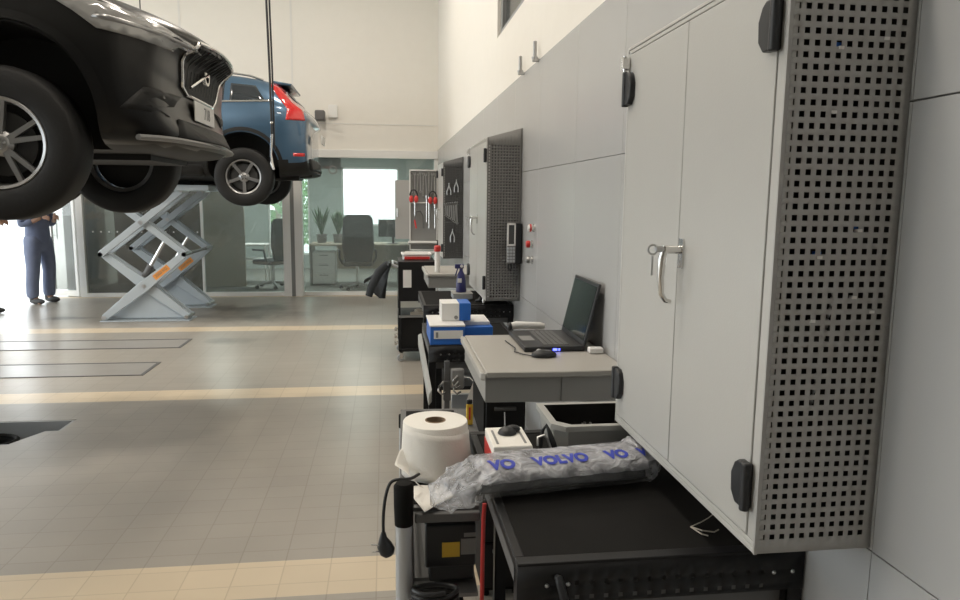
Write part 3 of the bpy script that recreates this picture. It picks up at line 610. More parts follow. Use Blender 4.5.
mb = MB(); mb.box(-0.045, 0.018, -0.012, 0.012, 0.167, 0.198); mb.hull4([(-0.03, -0.006, 0.167), (-0.02, -0.006, 0.167), (-0.02, 0.006, 0.167), (-0.03, 0.006, 0.167)], [(-0.045, -0.006, 0.115), (-0.036, -0.006, 0.115), (-0.036, 0.006, 0.115), (-0.045, 0.006, 0.115)]); mb.build('trigger', M['navy'], sb, bevel=0.003)
mb = MB(); mb.cyl((0.002, -0.013, 0.185), (0.002, -0.016, 0.185), 0.011); mb.box(-0.028, 0.0, -0.037, -0.0355, 0.07, 0.10); mb.build('white_label', M['white'], sb)
mb = MB(); mb.tube([(0, 0, 0), (0.03, -0.03, 0.01), (0.07, -0.02, 0.02), (0.1, 0.03, 0.005), (0.14, 0.02, 0.02)], [0.016, 0.02, 0.014, 0.02, 0.012]); mb.ball((0.05, 0.03, 0.02), 0.028)
o = mb.build('cable_bundle', M['blkpl']); o.location = (0.62, 4.90, 0.900); o.scale = (0.8, 0.8, 0.6); tag(o, 'bundle of black cable on the bench under the middle cabinet', 'cable')
mb = MB(); mb.tube([(0, 0, 0), (0, 0, 0.04)], 0.011); mb.cyl((0, 0, 0.04), (0, 0, 0.05), 0.015); o = mb.build('socket_bit', M['chrome']); o.location = (0.66, 4.82, 0.8905); tag(o, 'chrome socket beside the cable bundle under the middle cabinet', 'tool')

# vice and hose pieces hanging at the end of the binder table
vc = thing('bar_clamp', 'dark bar clamp with chrome hooks in front of the binder table', 'clamp', (0.30, 3.50, 0.0))
mb = MB(); mb.box(-0.013, 0.013, -0.008, 0.008, 0.002, 0.80); mb.box(-0.018, 0.018, -0.014, 0.014, 0.60, 0.70); mb.build('bar', M['dgrey'], vc, bevel=0.002)
mb = MB(); mb.box(-0.2, 0.1, -0.02, 0.02, 0.0, 0.004); mb.build('foot', M['dgrey'], vc)
mb = MB(); mb.box(0.018, 0.085, -0.02, 0.02, 0.66, 0.76); mb.build('jaw', M['mgrey'], vc, bevel=0.008)
for k, (x, z) in enumerate(((-0.02, 0.70), (0.05, 0.73), (0.055, 0.70))):
    mb = MB(); mb.tube([(x, -0.02, z), (x-0.02, -0.03, z-0.02), (x-0.025, -0.03, z-0.045), (x-0.008, -0.03, z-0.062), (x+0.012, -0.03, z-0.05)], 0.005); mb.build('hook', M['chrome'], vc)
mb = MB(); mb.hull4([(0.095, -0.03, 0.60), (0.125, -0.03, 0.58), (0.125, -0.026, 0.58), (0.095, -0.026, 0.60)], [(0.125, -0.05, 0.70), (0.155, -0.05, 0.68), (0.155, -0.046, 0.68), (0.125, -0.046, 0.70)])
mb.tube([(0.14, -0.045, 0.69), (0.11, -0.03, 0.72), (0.08, -0.012, 0.72)], 0.002, 6); mb.build('tag_plate', M['white'], vc)
# black cabinet under the desk
uc = thing('drawer_cabinet', 'low black tool cabinet under the middle wall desk', 'cabinet', (0.375, 2.70, 0))
mb = MB(); mb.box(0, 0.165, 0, 0.35, 0.03, 0.84); mb.build('body', M['rubber'], uc, bevel=0.004)
for k in range(4):
    mb = MB(); mb.box(0.008, 0.157, -0.012, -0.0005, 0.05+0.195*k, 0.235+0.195*k); dd = mb.build('drawer', M['blk'], uc, bevel=0.003)
    mb = MB(); mb.box(0.04, 0.125, -0.022, -0.0125, 0.20+0.195*k, 0.215+0.195*k); mb.build('handle', M['dgrey'], dd, bevel=0.002)
for x in (0.02, 0.145):
    for y in (0.03, 0.32): mb = MB(); mb.cyl((x, y, 0), (x, y, 0.03), 0.014); mb.build('foot', M['rubber'], uc)
mb = MB(); mb.box(0, 0.36, 0, 0.01, 0, 0.40); o = mb.build('leaning_board', M['alu'], bevel=0.002); o.location = (0.40, 4.32, 0.18); o.location.z = 0.0; tag(o, 'light blue grey board standing behind the binder table', 'board')

# ================================================================== ROLL CART
ct = thing('tool_cart', 'small open cart with grey tube legs, carrying the paper roll', 'cart', (0.03, 1.76, 0), math.radians(-1.5))
CW, CD, CZ = 0.208, 0.90, 0.808
mb = MB(); mb.box(0, CW, 0.02, CD, CZ-0.012, CZ); mb.box(0.0, CW+0.06, 0.42, CD, CZ-0.011, CZ-0.001); mb.build('top_tray', M['dgrey'], ct, bevel=0.002)
mb = MB(); mb.box(0.02, CW-0.01, 0.04, CD-0.03, CZ+0.0003, CZ+0.002); mb.build('rubber_mat', M['rubber'], ct)
mb = MB(); mb.box(0.04, CW, 0.0, 0.02, CZ-0.035, CZ-0.01); mb.build('front_rail', M['dgrey'], ct, bevel=0.004)
for (x, y, cap) in ((0.012, 0.0, 1), (CW-0.0, CD-0.03, 0), (0.015, CD-0.03, 0)):
    mb = MB(); mb.cyl((x, y, 0.075), (x, y, CZ-(0.035 if cap else 0.06)), 0.0215, seg=20); lg = mb.build('leg', M['alu'], ct)
    mb = MB(); mb.lathe([(0.0235, CZ-0.035), (0.0255, CZ+0.02), (0.0255, CZ+0.068), (0.020, CZ+0.076), (0.0005, CZ+0.077)] if cap else [(0.0225, CZ-0.06), (0.0225, CZ-0.0125), (0.0005, CZ-0.0122)], (x, y, 0), seg=20); mb.build('cap', M['rubber'], lg)
    mb = MB(); mb.lathe([(0.012, -0.012), (0.034, -0.012), (0.034, 0.012), (0.012, 0.012)], (x, y, 0.035), 'y', 20); mb.box(x-0.02, x+0.02, y-0.018, y+0.018, 0.068, 0.076); mb.build('castor', M['rubber'], lg)
mb = MB(); mb.box(0.03, CW, 0.03, CD-0.04, 0.548, 0.560); mb.box(0.03, 0.035, 0.03, CD-0.04, 0.56, 0.60); mb.box(0.03, CW, 0.03, CD-0.04, 0.14, 0.15); mb.build('shelf', M['mgrey'], ct, bevel=0.002)
mb = MB(); mb.box(0.035, CW-0.01, 0.10, CD-0.05, 0.5605, 0.57); mb.build('side_panel', M['mgrey'], ct)
# paper roll with loose sheets
pr = thing('paper_roll', 'large roll of white paper towel standing on the cart', 'paper roll', (0.140, 2.02, CZ+0.003))
mb = MB(); mb.lathe([(0.030, 0.0), (0.098, 0.0), (0.098, 0.06), (0.093, 0.150), (0.091, 0.153), (0.030, 0.153), (0.030, 0.0)], seg=64); mb.build('roll', M['paper'], pr, smooth=50)
mb = MB(); mb.lathe([(0.027, 0.001), (0.0298, 0.001), (0.0298, 0.1545), (0.027, 0.1545), (0.027, 0.001)], seg=40); mb.build('core', M['card'], pr)
def sheet(f, nu, nv, name, m, parent, th=0.0008):
    mb = MB(); g = {}
    for i in range(nu+1):
        for j in range(nv+1): g[i, j] = mb.bm.verts.new(f(i/nu, j/nv))
    for i in range(nu):
        for j in range(nv): mb.bm.faces.new((g[i, j], g[i+1, j], g[i+1, j+1], g[i, j+1]))
    mb._m(0); o = mb.build(name, m, parent, smooth=180); s = o.modifiers.new('s', 'SOLIDIFY'); s.thickness = th; return o
def wrap(u, v):                      # outer turn that has come loose and flares on the near right side
    a = math.radians(190+u*165); r = 0.100-0.005*v+0.013*u*u*(1.15-0.9*v)*(1-u*0.3)+0.0015*math.sin(9*u+3*v); return (r*math.cos(a), r*math.sin(a), 0.002+0.146*v*(1-0.16*u))
sheet(wrap, 36, 8, 'loose_turn', M['paper'], pr)
def bez(P, t): a, b, c, d = [Vector(p) for p in P]; return a*(1-t)**3+b*3*t*(1-t)**2+c*3*t*t*(1-t)+d*t**3
def tail(u, v):      # flap of the loose end, lying out to the left and front
    P = [(-0.092, -0.015, 0.080), (-0.118, -0.075, 0.048), (-0.098, -0.118, 0.012), (-0.045, -0.125, 0.010)]
    p = bez([P[0], (-0.105, -0.04, 0.075), (-0.12, -0.06, 0.06), P[1]], u); q = bez([(-0.075, -0.060, 0.045), (-0.085, -0.09, 0.02), (-0.07, -0.11, 0.012), (-0.04, -0.135, 0.008)], u)
    return p.lerp(q, v)+Vector((0, 0, 0.004*math.sin(7*u+4*v)))
sheet(tail, 14, 10, 'paper_tail', M['paper'], pr)
def tail2(u, v):
    A_, B_, C_, D_ = Vector((0.045, 1.90, 0)), Vector((0.094, 1.74, 0)), Vector((0.178, 1.83, 0)), Vector((0.15, 1.915, 0))
    p = A_.lerp(B_, u).lerp(D_.lerp(C_, u), v); p.z = CZ+0.0045+0.003*math.sin(3*u+4*v)**2; return p
sh = sheet(tail2, 10, 10, 'paper_sheet', M['paper'], None); tag(sh, 'loose white paper sheet on the cart corner beside the roll', 'paper')

# plug and cable over the cart's edge
pg = thing('plug_cable', 'black power cable with plug hanging off the cart corner', 'cable', (0, 0, 0))
pts = [(0.085, 1.86, 0.866), (0.06, 1.82, 0.870), (0.015, 1.81, 0.870), (-0.002, 1.80, 0.84), (-0.010, 1.80, 0.78), (-0.010, 1.80, 0.72)]
fine = []
for i in range(len(pts)-1):
    a = Vector(pts[max(0, i-1)]); b = Vector(pts[i]); c = Vector(pts[i+1]); d = Vector(pts[min(len(pts)-1, i+2)])
    for k in range(5):
        t = k/5; fine.append(0.5*((2*b)+(c-a)*t+(2*a-5*b+4*c-d)*t*t+(3*b-a-3*c+d)*t**3))
fine.append(Vector(pts[-1])); mb = MB(); mb.tube(fine, 0.0042, 10); mb.build('cable', M['blkpl'], pg)
mb = MB(); mb.tube([(-0.010, 1.80, 0.735), (-0.011, 1.80, 0.72), (-0.008, 1.80, 0.70), (0.000, 1.80, 0.682), (0.004, 1.80, 0.672)], [0.006, 0.010, 0.020, 0.021, 0.014], 16); mb.build('plug', M['blkpl'], pg)
mb = MB(); mb.cyl((-0.020, 1.795, 0.702), (-0.042, 1.79, 0.707), 0.0024); mb.cyl((-0.018, 1.795, 0.684), (-0.04, 1.79, 0.687), 0.0024); mb.build('pins', M['chrome'], pg)

# black case on the cart's shelf with labels, plus tools
bc = thing('charger_case', 'black case with yellow and grey labels on the cart shelf', 'case', (0.098, 1.80, 0.572))
mb = MB(); mb.box(0.0, 0.135, 0, 0.22, 0.055, 0.175); mb.box(0.012, 0.135, 0.03, 0.22, 0.0, 0.055); mb.build('shell', M['blkpl'], bc, bevel=0.006)
mb = MB(); mb.box(0.045, 0.092, -0.0015, -0.0002, 0.085, 0.126); mb.build('yellow_label', M['yellow'], bc)
mb = MB(); mb.box(0.095, 0.135, -0.0015, -0.0002, 0.090, 0.134); mb.box(0.103, 0.135, -0.0015, -0.0002, 0.139, 0.15); mb.build('grey_label', M['mgrey'], bc)
cb = thing('coiled_lead', 'coiled black lead with a chrome clamp below the black case', 'cable', (0.12, 1.775, 0.561))
cb.location = (0.12, 1.74, 0.5705)
mb = MB(); mb.tube([(0.055*math.cos(a)*(1+0.1*math.sin(3*a)), 0.03*math.sin(a)-0.02, 0.008+0.0022*a) for a in [i*0.3 for i in range(60)]], 0.006, 8); mb.build('lead', M['blkpl'], cb)
mb = MB(); mb.tube([(-0.055, -0.055, 0.02), (-0.035, -0.055, 0.026), (-0.02, -0.055, 0.022)], [0.003, 0.008, 0.006]); mb.build('clamp', M['chrome'], cb)
mb = MB(); mb.tube([(-0.02, -0.055, 0.022), (0.01, -0.053, 0.022), (0.035, -0.05, 0.018)], [0.007, 0.008, 0.006]); mb.build('grip', M['red'], cb)
mb = MB(); mb.tube([(0.246, 1.735, 0.83), (0.243, 1.73, 0.79), (0.241, 1.725, 0.70), (0.240, 1.72, 0.60), (0.238, 1.72, 0.45)], 0.0055, 10)
o = mb.build('red_hose', M['red']); tag(o, 'thin red hose hanging between the cart and the near bench', 'hose')
# yellow cutter stuck at the cart's end
yc = thing('utility_knife', 'yellow utility knife upright at the far end of the cart', 'knife', (0.290, 2.45, CZ+0.0))
mb = MB(); mb.box(-0.012, 0.012, -0.006, 0.006, 0.0, 0.075); mb.build('handle', M['yellow'], yc, bevel=0.004)
mb = MB(); mb.box(-0.010, 0.010, -0.006, 0.006, 0.0755, 0.092); mb.build('tip', M['blkpl'], yc, bevel=0.003); mb = MB(); mb.box(-0.003, 0.003, -0.0075, -0.006, 0.02, 0.065); mb.build('slider', M['red'], yc)

# ================================================================== NEAR BENCH ITEMS
BZ = 0.8875
rb = thing('gauge_box', 'white box with red side and black dome aerial on top, behind the wrapped parcel', 'box', (0.326, 1.862, BZ))
RT = Matrix.Rotation(math.radians(0), 4, 'Z')
mb = MB(); mb.box(-0.052, 0.052, -0.08, 0.08, 0, 0.075, T=RT); mb.build('case', M['paper'], rb, bevel=0.003)
mb = MB(); mb.box(-0.0535, -0.0522, -0.078, 0.078, 0.004, 0.05, T=RT); mb.build('side_label', M['red'], rb)
mb = MB(); mb.box(-0.040, -0.034, -0.06, 0.05, 0.0752, 0.0765, T=RT); mb.box(0.034, 0.040, -0.06, 0.05, 0.0752, 0.0765, T=RT); mb.build('slot', M['mgrey'], rb)
dm = thing('dome_aerial', 'black dome with thin upright rod on the white box', 'aerial', (0.327, 1.884, BZ+0.0768))
mb = MB(); mb.lathe([(0.0005, 0.018), (0.012, 0.016), (0.022, 0.009), (0.026, 0.0), (0.0005, 0.0)]); mb.ball((0.018, 0.01, 0.008), 0.016, (1.3, .8, .7)); mb.build('dome', M['blkpl'], dm)
mb = MB(); mb.cyl((-0.004, 0.01, 0.01), (-0.006, 0.012, 0.055), 0.0016); mb.build('rod', M['steel'], dm)
# pliers / clips between box and bin
pl = thing('spring_clamp', 'black and steel spring clamp upright between white box and grey bin', 'clamp', (0.435, 1.86, BZ))
mb = MB(); mb.tube([(-0.02, 0, 0.004), (-0.018, 0, 0.05), (-0.012, 0.01, 0.085), (-0.002, 0.01, 0.10), (0.004, 0.0, 0.085), (0.016, 0, 0.05), (0.030, 0, 0.004)], [0.006, 0.005, 0.005, 0.005, 0.006, 0.009, 0.007]); mb.build('arm', M['blkpl'], pl)
mb = MB(); mb.tube([(-0.03, -0.01, 0.05), (-0.028, 0, 0.07), (-0.01, 0, 0.075), (0.002, 0, 0.06), (0.01, -0.01, 0.03)], 0.0035); mb.build('spring', M['steel'], pl)
# bin: open tapered tray
gb = thing('grey_bin', 'open grey plastic bin on the near bench below the wall desk', 'bin', (0.587, 1.985, BZ))
def tray(mb, hx, hy, hz, th, taper, ch=0.03, inner=0):
    def ring(ax, ay, z, c): return [(-ax+c, -ay, z), (ax, -ay, z), (ax, ay, z), (-ax, ay, z), (-ax, -ay+c, z)]
    R = [ring(hx-taper, hy-taper, 0, ch*.8), ring(hx-0.008, hy-0.008, hz-0.015, ch), ring(hx, hy, hz-0.015, ch), ring(hx, hy, hz, ch), ring(hx-th, hy-th, hz, ch), ring(hx-th-taper*.7, hy-th-taper*.7, 0.01, ch*.8)]
    vs = [p for r in R for p in r]; n = 5; fs = [tuple(range(5))[::-1], tuple(range(25, 30))]
    for k in range(5):
        for i in range(n): fs.append((k*n+i, k*n+(i+1) % n, (k+1)*n+(i+1) % n, (k+1)*n+i))
    mb.poly(vs, fs)
    if inner:
        for f in mb.bm.faces:
            if all(v.index >= 20 or v.index < 0 for v in f.verts): pass
        mb.bm.verts.index_update()
        for f in mb.bm.faces:
            if all(v.index >= 20 for v in f.verts): f.material_index = inner
mb = MB(); tray(mb, 0.134, 0.118, 0.094, 0.020, 0.02, 0.035, 1); mb.build('shell', [M['binp'], M['rubber']], gb)
mb = MB(); mb.prism([(-0.095, -0.07), (0.10, -0.07), (0.10, 0.08), (-0.095, 0.08)], 0.0105, 0.014, 'xy'); mb.build('dark_floor', M['rubber'], gb)  # floor plate and inner faces set black, outside stays grey
mb = MB(); 
for k in range(6): mb.cyl((0.02+0.012*math.cos(k), 0.03+0.01*math.sin(k*2), 0.016), (0.028+0.014*math.cos(k), 0.028+0.012*math.sin(k*2+1), 0.034+0.003*k), 0.004)
o = mb.build('metal_bits', M['steel']); o.location = (0.575, 2.02, BZ); tag(o, 'few shiny metal bits inside the grey bin', 'fastener'); o['kind'] = 'stuff'
# twist tie
mb = MB(); mb.tube([(0.66, 1.43, 0.8905), (0.675, 1.405, 0.893), (0.70, 1.40, 0.8905), (0.715, 1.41, 0.8905)], 0.0016, 6); mb.tube([(0.66, 1.43, 0.8905), (0.685, 1.435, 0.897), (0.71, 1.45, 0.8995), (0.73, 1.47, 0.898)], 0.0012, 6); mb.tube([(0.66, 1.43, 0.8905), (0.668, 1.39, 0.892), (0.68, 1.385, 0.8905)], 0.0016, 6)
tag(mb.build('twist_tie', M['flesh']), 'thin beige string lying on the near black bench', 'string')

# wrapped parcel
pc = thing('wrapped_parcel', 'long clear plastic bag printed VOLVO around a dark part, lying on the bench', 'parcel', (0, 0, 0))
A = Vector((0.108, 1.652, 0)); B = Vector((0.69, 1.735, 0))
def bag_pt(u, a, infl=1.0):
    c = A.lerp(B, u); ax = (B-A).normalized(); sd = Vector((-ax.y, ax.x, 0))
    en = min(1, (u+0.02)/0.16) if u < 0.5 else min(1, (1.03-u)/0.12); en = en**0.5
    hw = (0.077*en+0.004)*infl; hh = (0.038*en+0.003)*infl
    ca, sa = math.cos(a), math.sin(a); k = 0.75
    x = hw*math.copysign(abs(ca)**k, ca); z = hh*math.copysign(abs(sa)**k, sa)
    p = c+sd*x; zz = BZ+0.004+0.040+z-(0.045*((0.21-u)/0.21)**0.8 if u < 0.21 else 0)
    p = Vector((p.x, p.y, zz)); nn = noise.noise_vector(p*26)*0.010+noise.noise_vector(p*70)*0.0035
    amp = 1.5 if (u < 0.20 or u > 0.90) else 0.30; fl = BZ+0.0035 if u > 0.215 else BZ+0.0035-0.050*min(1, (0.215-u)/0.06)
    q = p+nn*amp*infl; q.z = max(q.z, fl); return q
def bag_mesh(infl, nu, nv):
    mb = MB(); g = {}
    for i in range(nu+1):
        for j in range(nv): g[i, j] = mb.bm.verts.new(bag_pt(i/nu, 2*PI*j/nv, infl))
    for i in range(nu):
        for j in range(nv): mb.bm.faces.new((g[i, j], g[i+1, j], g[i+1, (j+1) % nv], g[i, (j+1) % nv]))
    return mb, g
mb, g = bag_mesh(1.0, 90, 48)
for c in (0, 90): mb.bm.faces.new([g[c, j] for j in range(48)])
mb._m(0)
cnt = 0
for f in mb.bm.faces:      # milky printed band along the camera side and top
    c = f.calc_center_median(); t = (c-A).dot((B-A).normalized())/(B-A).length; rel = c.z-BZ
    if t < 0.17 or t > 0.93: f.material_index = 2
    if 0.17 < t < 0.95 and rel > 0.052 and len(f.verts) == 4: f.material_index = 1
bag = mb.build('plastic_bag', [M['film'], M['film2'], M['film3']], pc, smooth=180)
mb = MB(); ax = (B-A).normalized(); sd = Vector((-ax.y, ax.x, 0)); o0 = A.lerp(B, 0.14); o1 = A.lerp(B, 0.93)
q = lambda o, hw, z0: [tuple(o-sd*hw+Vector((0, 0, BZ+z0))), tuple(o-sd*hw*0.7+Vector((0, 0, BZ+z0+0.042))), tuple(o+sd*hw*0.7+Vector((0, 0, BZ+z0+0.042))), tuple(o+sd*hw+Vector((0, 0, BZ+z0)))]
mb.hull4(q(o0, 0.048, 0.012), q(o1, 0.045, 0.010)); mb.build('dark_part', M['blkpl'], pc, bevel=0.008)
# prints, draped on the bag
bvh = BVHTree.FromObject(bag, bpy.context.evaluated_depsgraph_get())
def bag_text(body, u, zc, size, flip=False):
    bm = text_bm(body, size, 0.0, bold=0.0024)
    bmesh.ops.triangulate(bm, faces=bm.faces); 
    for _ in range(3): bmesh.ops.subdivide_edges(bm, edges=[e for e in bm.edges if e.calc_length() > 0.006], cuts=1); bmesh.ops.triangulate(bm, faces=[f for f in bm.faces if len(f.verts) > 3])
    vd = (A.lerp(B, u)+Vector((0, 0, BZ+zc))-cam.location).normalized()
    face = Vector((0, -0.75, 0.65)).normalized(); up = ax.cross(-face).normalized()*-1
    up = face.cross(ax); c0 = A.lerp(B, u)+Vector((0, 0, BZ+0.043))+face*0.2
    for v in bm.verts:
        p = c0+ax*(v.co.x*(1 if not flip else -1))+up*(v.co.y+zc)
        h = bvh.ray_cast(p, -face)
        v.co = h[0]+face*0.0022 if h[0] else p-face*0.16
    m_ = MB(); m_.bm.free(); m_.bm = bm; m_.build('printed_text', M['ink'], pc, fixn=False)
for body, u, s in (('VO', 0.285, 0.044), ('VOLVO', 0.54, 0.042), ('VO', 0.795, 0.040), ('V', 0.915, 0.036)): bag_text(body, u, 0.003, s)

# ================================================================== BLACK TOOL TROLLEY (middle distance)
tt = thing('tool_trolley', 'tall black tool trolley on chrome castors with a white sheet on its side', 'trolley', (0.125, 6.99, 0))
mb = MB(); mb.box(0, 0.36, 0, 0.55, 0.60, 0.985); mb.box(0, 0.02, 0, 0.02, 0.10, 0.60); mb.box(0.34, 0.36, 0, 0.02, 0.10, 0.6); mb.box(0, 0.02, 0.53, 0.55, 0.1, 0.6); mb.box(0.34, 0.36, 0.53, 0.55, 0.1, 0.6); mb.box(0, 0.36, 0.0, 0.55, 0.10, 0.13); mb.box(0.0, 0.36, 0.0, 0.55, 0.44, 0.455); mb.box(0.02, 0.34, 0.03, 0.50, 0.13, 0.43)
mb.build('body', M['blk'], tt, bevel=0.004)
mb = MB(); mb.box(0.045, 0.125, -0.003, -0.0005, 0.735, 0.905); mb.build('sheet', M['white'], tt)
mb = MB(); mb.box(0.0, 0.36, -0.006, 0.0, 0.44, 0.462); mb.build('shelf_edge', M['mgrey'], tt)
mb = MB(); mb.tube([(0, 0.05, 0.93), (-0.05, 0.05, 0.95), (-0.05, 0.5, 0.95), (0, 0.5, 0.93)], 0.012); mb.build('push_handle', M['alu'], tt)
for x in (0.03, 0.33):
    for y in (0.03, 0.52):
        mb = MB(); mb.lathe([(0.010, -0.014), (0.032, -0.016), (0.036, -0.008), (0.036, 0.008), (0.032, 0.016), (0.010, 0.014)], (x-0.01, y, 0.036), 'y', 20); mb.build('castor', M['alu'], tt)
        mb = MB(); mb.box(x-0.02, x+0.012, y-0.024, y-0.018, 0.03, 0.10); mb.box(x-0.02, x+0.012, y+0.018, y+0.024, 0.03, 0.10); mb.box(x-0.024, x+0.02, y-0.024, y+0.024, 0.088, 0.0995); mb.build('fork', M['chrome'], tt)
mb = MB()
for k, z in enumerate((0.18, 0.25, 0.32)): mb.cyl((-0.012, 0.05, z), (-0.04, 0.05, z), 0.022)
mb.build('side_knob', M['chrome'], tt)
# glove + tools on its open shelf
mb = MB(); mb.prism([(0, 0), (0.13, 0.0), (0.10, 0.06), (0.03, 0.04)], 0, 0.03, 'xy'); mb.ball((0.08, 0.03, 0.04), 0.03, (1.4, 1, 0.7)); o = mb.build('work_glove', M['flesh']); o.location = (0.24, 7.03, 0.4565); tag(o, 'pale work glove on the trolley shelf', 'glove')
# jacket hung on the trolley handle
jk = thing('jacket', 'dark jacket hanging from the black trolley handle', 'jacket', (0.04, 7.17, 0.95))
def jac(u, v):
    w = 0.10+0.10*v; x = -0.005-0.24*v**1.3*(0.35+0.65*u)+0.02*math.sin(12*u)*v; y = (u-0.5)*0.34+0.03*math.sin(9*v+5*u); z = 0.02-0.34*v*(0.75+0.25*math.sin(5*u+1))-0.0*u
    return (x, y, z)
sheet(jac, 24, 16, 'body', M['cloth'], jk, 0.012)
mb = MB(); mb.tube([(-0.03, -0.12, 0.0), (-0.10, -0.14, -0.07), (-0.17, -0.15, -0.20), (-0.20, -0.15, -0.30)], [0.035, 0.045, 0.04, 0.035], 12); mb.build('sleeve', M['cloth'], jk)
mb = MB(); mb.tube([(-0.01, 0.10, 0.0), (-0.05, 0.13, -0.10), (-0.07, 0.13, -0.25), (-0.075, 0.12, -0.36)], [0.035, 0.045, 0.04, 0.035], 12); mb.build('sleeve', M['cloth'], jk)
# tray on trolley top
mb = MB(); tray(mb, 0.15, 0.13, 0.06, 0.012, 0.015, 0.02); mb.box(-0.12, 0.13, -0.132, -0.120, 0.004, 0.032, 1); o = mb.build('parts_tray', [M['white'], M['red']], bevel=0.003); o.location = (0.31, 7.32, 0.986); tag(o, 'white parts tray with red front on top of the black trolley', 'tray')

# ================================================================== CARS
def mirror(pts): return pts
def wheel(parent, c, R, kind, side):
    """side -1: outer face towards -y"""
    cx, cy, cz = c; s = side; Rr = R*0.605
    def Y(h): return cy+s*h
    mb = MB(); prof = [(Rr, -0.10), (Rr+0.02, -0.112), (R-0.03, -0.112), (R-0.008, -0.095), (R, -0.06), (R+0.001, 0.0), (R, 0.06), (R-0.008, 0.095), (R-0.03, 0.112), (Rr+0.02, 0.112), (Rr, 0.10), (Rr-0.004, 0.09), (Rr-0.004, -0.09), (Rr, -0.10)]
    mb.lathe([(r, h) for r, h in prof], c, 'y', 56); 
    ty = mb.build('wheel', M['tyre'], parent, smooth=50)
    mb = MB(); bar = [(Rr-0.002, 0.10), (Rr-0.006, 0.104), (Rr-0.020, 0.098), (Rr-0.026, 0.08), (Rr-0.03, -0.08), (Rr-0.004, -0.09), (Rr-0.004, 0.09), (Rr-0.002, 0.10)]
    mb.lathe([(r, s*h) for r, h in bar], c, 'y', 48)
    mb.lathe([(0.0005, s*0.090), (0.030, s*0.090), (0.042, s*0.084), (0.062, s*0.07), (0.062, s*0.045), (0.0005, s*0.045)], c, 'y', 24)
    n = 5
    for k in range(n):
        a = 2*PI*k/n+(0.35 if kind == 'double' else 0.9)
        for da, w0, w1 in (((-0.20, 0.013, 0.011), (0.20, 0.013, 0.011)) if kind == 'double' else ((0.0, 0.018, 0.020),)):
            a1 = a+da; a0 = a+da*(0.75 if kind == 'double' else 1); T = []
            for rr, aa, ww, h in ((0.045, a0, w0, 0.082), (Rr-0.016, a1, w1, 0.096)):
                dx, dz = math.cos(aa), math.sin(aa); nx, nz = -dz, dx
                T.append([(cx+dx*rr+nx*ww, Y(h), cz+dz*rr+nz*ww), (cx+dx*rr-nx*ww, Y(h), cz+dz*rr-nz*ww), (cx+dx*rr-nx*ww*.8, Y(h-0.03), cz+dz*rr-nz*ww*.8), (cx+dx*rr+nx*ww*.8, Y(h-0.03), cz+dz*rr+nz*ww*.8)])
            mb.hull4(T[0], T[1])
    mb.build('rim', M['rim'], ty, smooth=30)
    mb = MB(); mb.lathe([(0.0005, s*0.035), (0.155, s*0.035), (0.155, s*0.015), (0.0005, s*0.015)], c, 'y', 32); mb.lathe([(Rr-0.031, s*-0.0), (Rr-0.031, s*0.01), (0.001, s*0.01), (0.001, 0.0)], c, 'y', 32, 1)
    mb.build('brake_disc', [M['rimd'], M['trimblk']], ty)
    mb = MB()
    for k in range(5):
        a = 2*PI*k/5; mb.cyl((cx+0.028*math.cos(a), Y(0.088), cz+0.028*math.sin(a)), (cx+0.028*math.cos(a), Y(0.0945), cz+0.028*math.sin(a)), 0.007, seg=8)
    mb.build('wheel_nut', M['chrome'], ty)

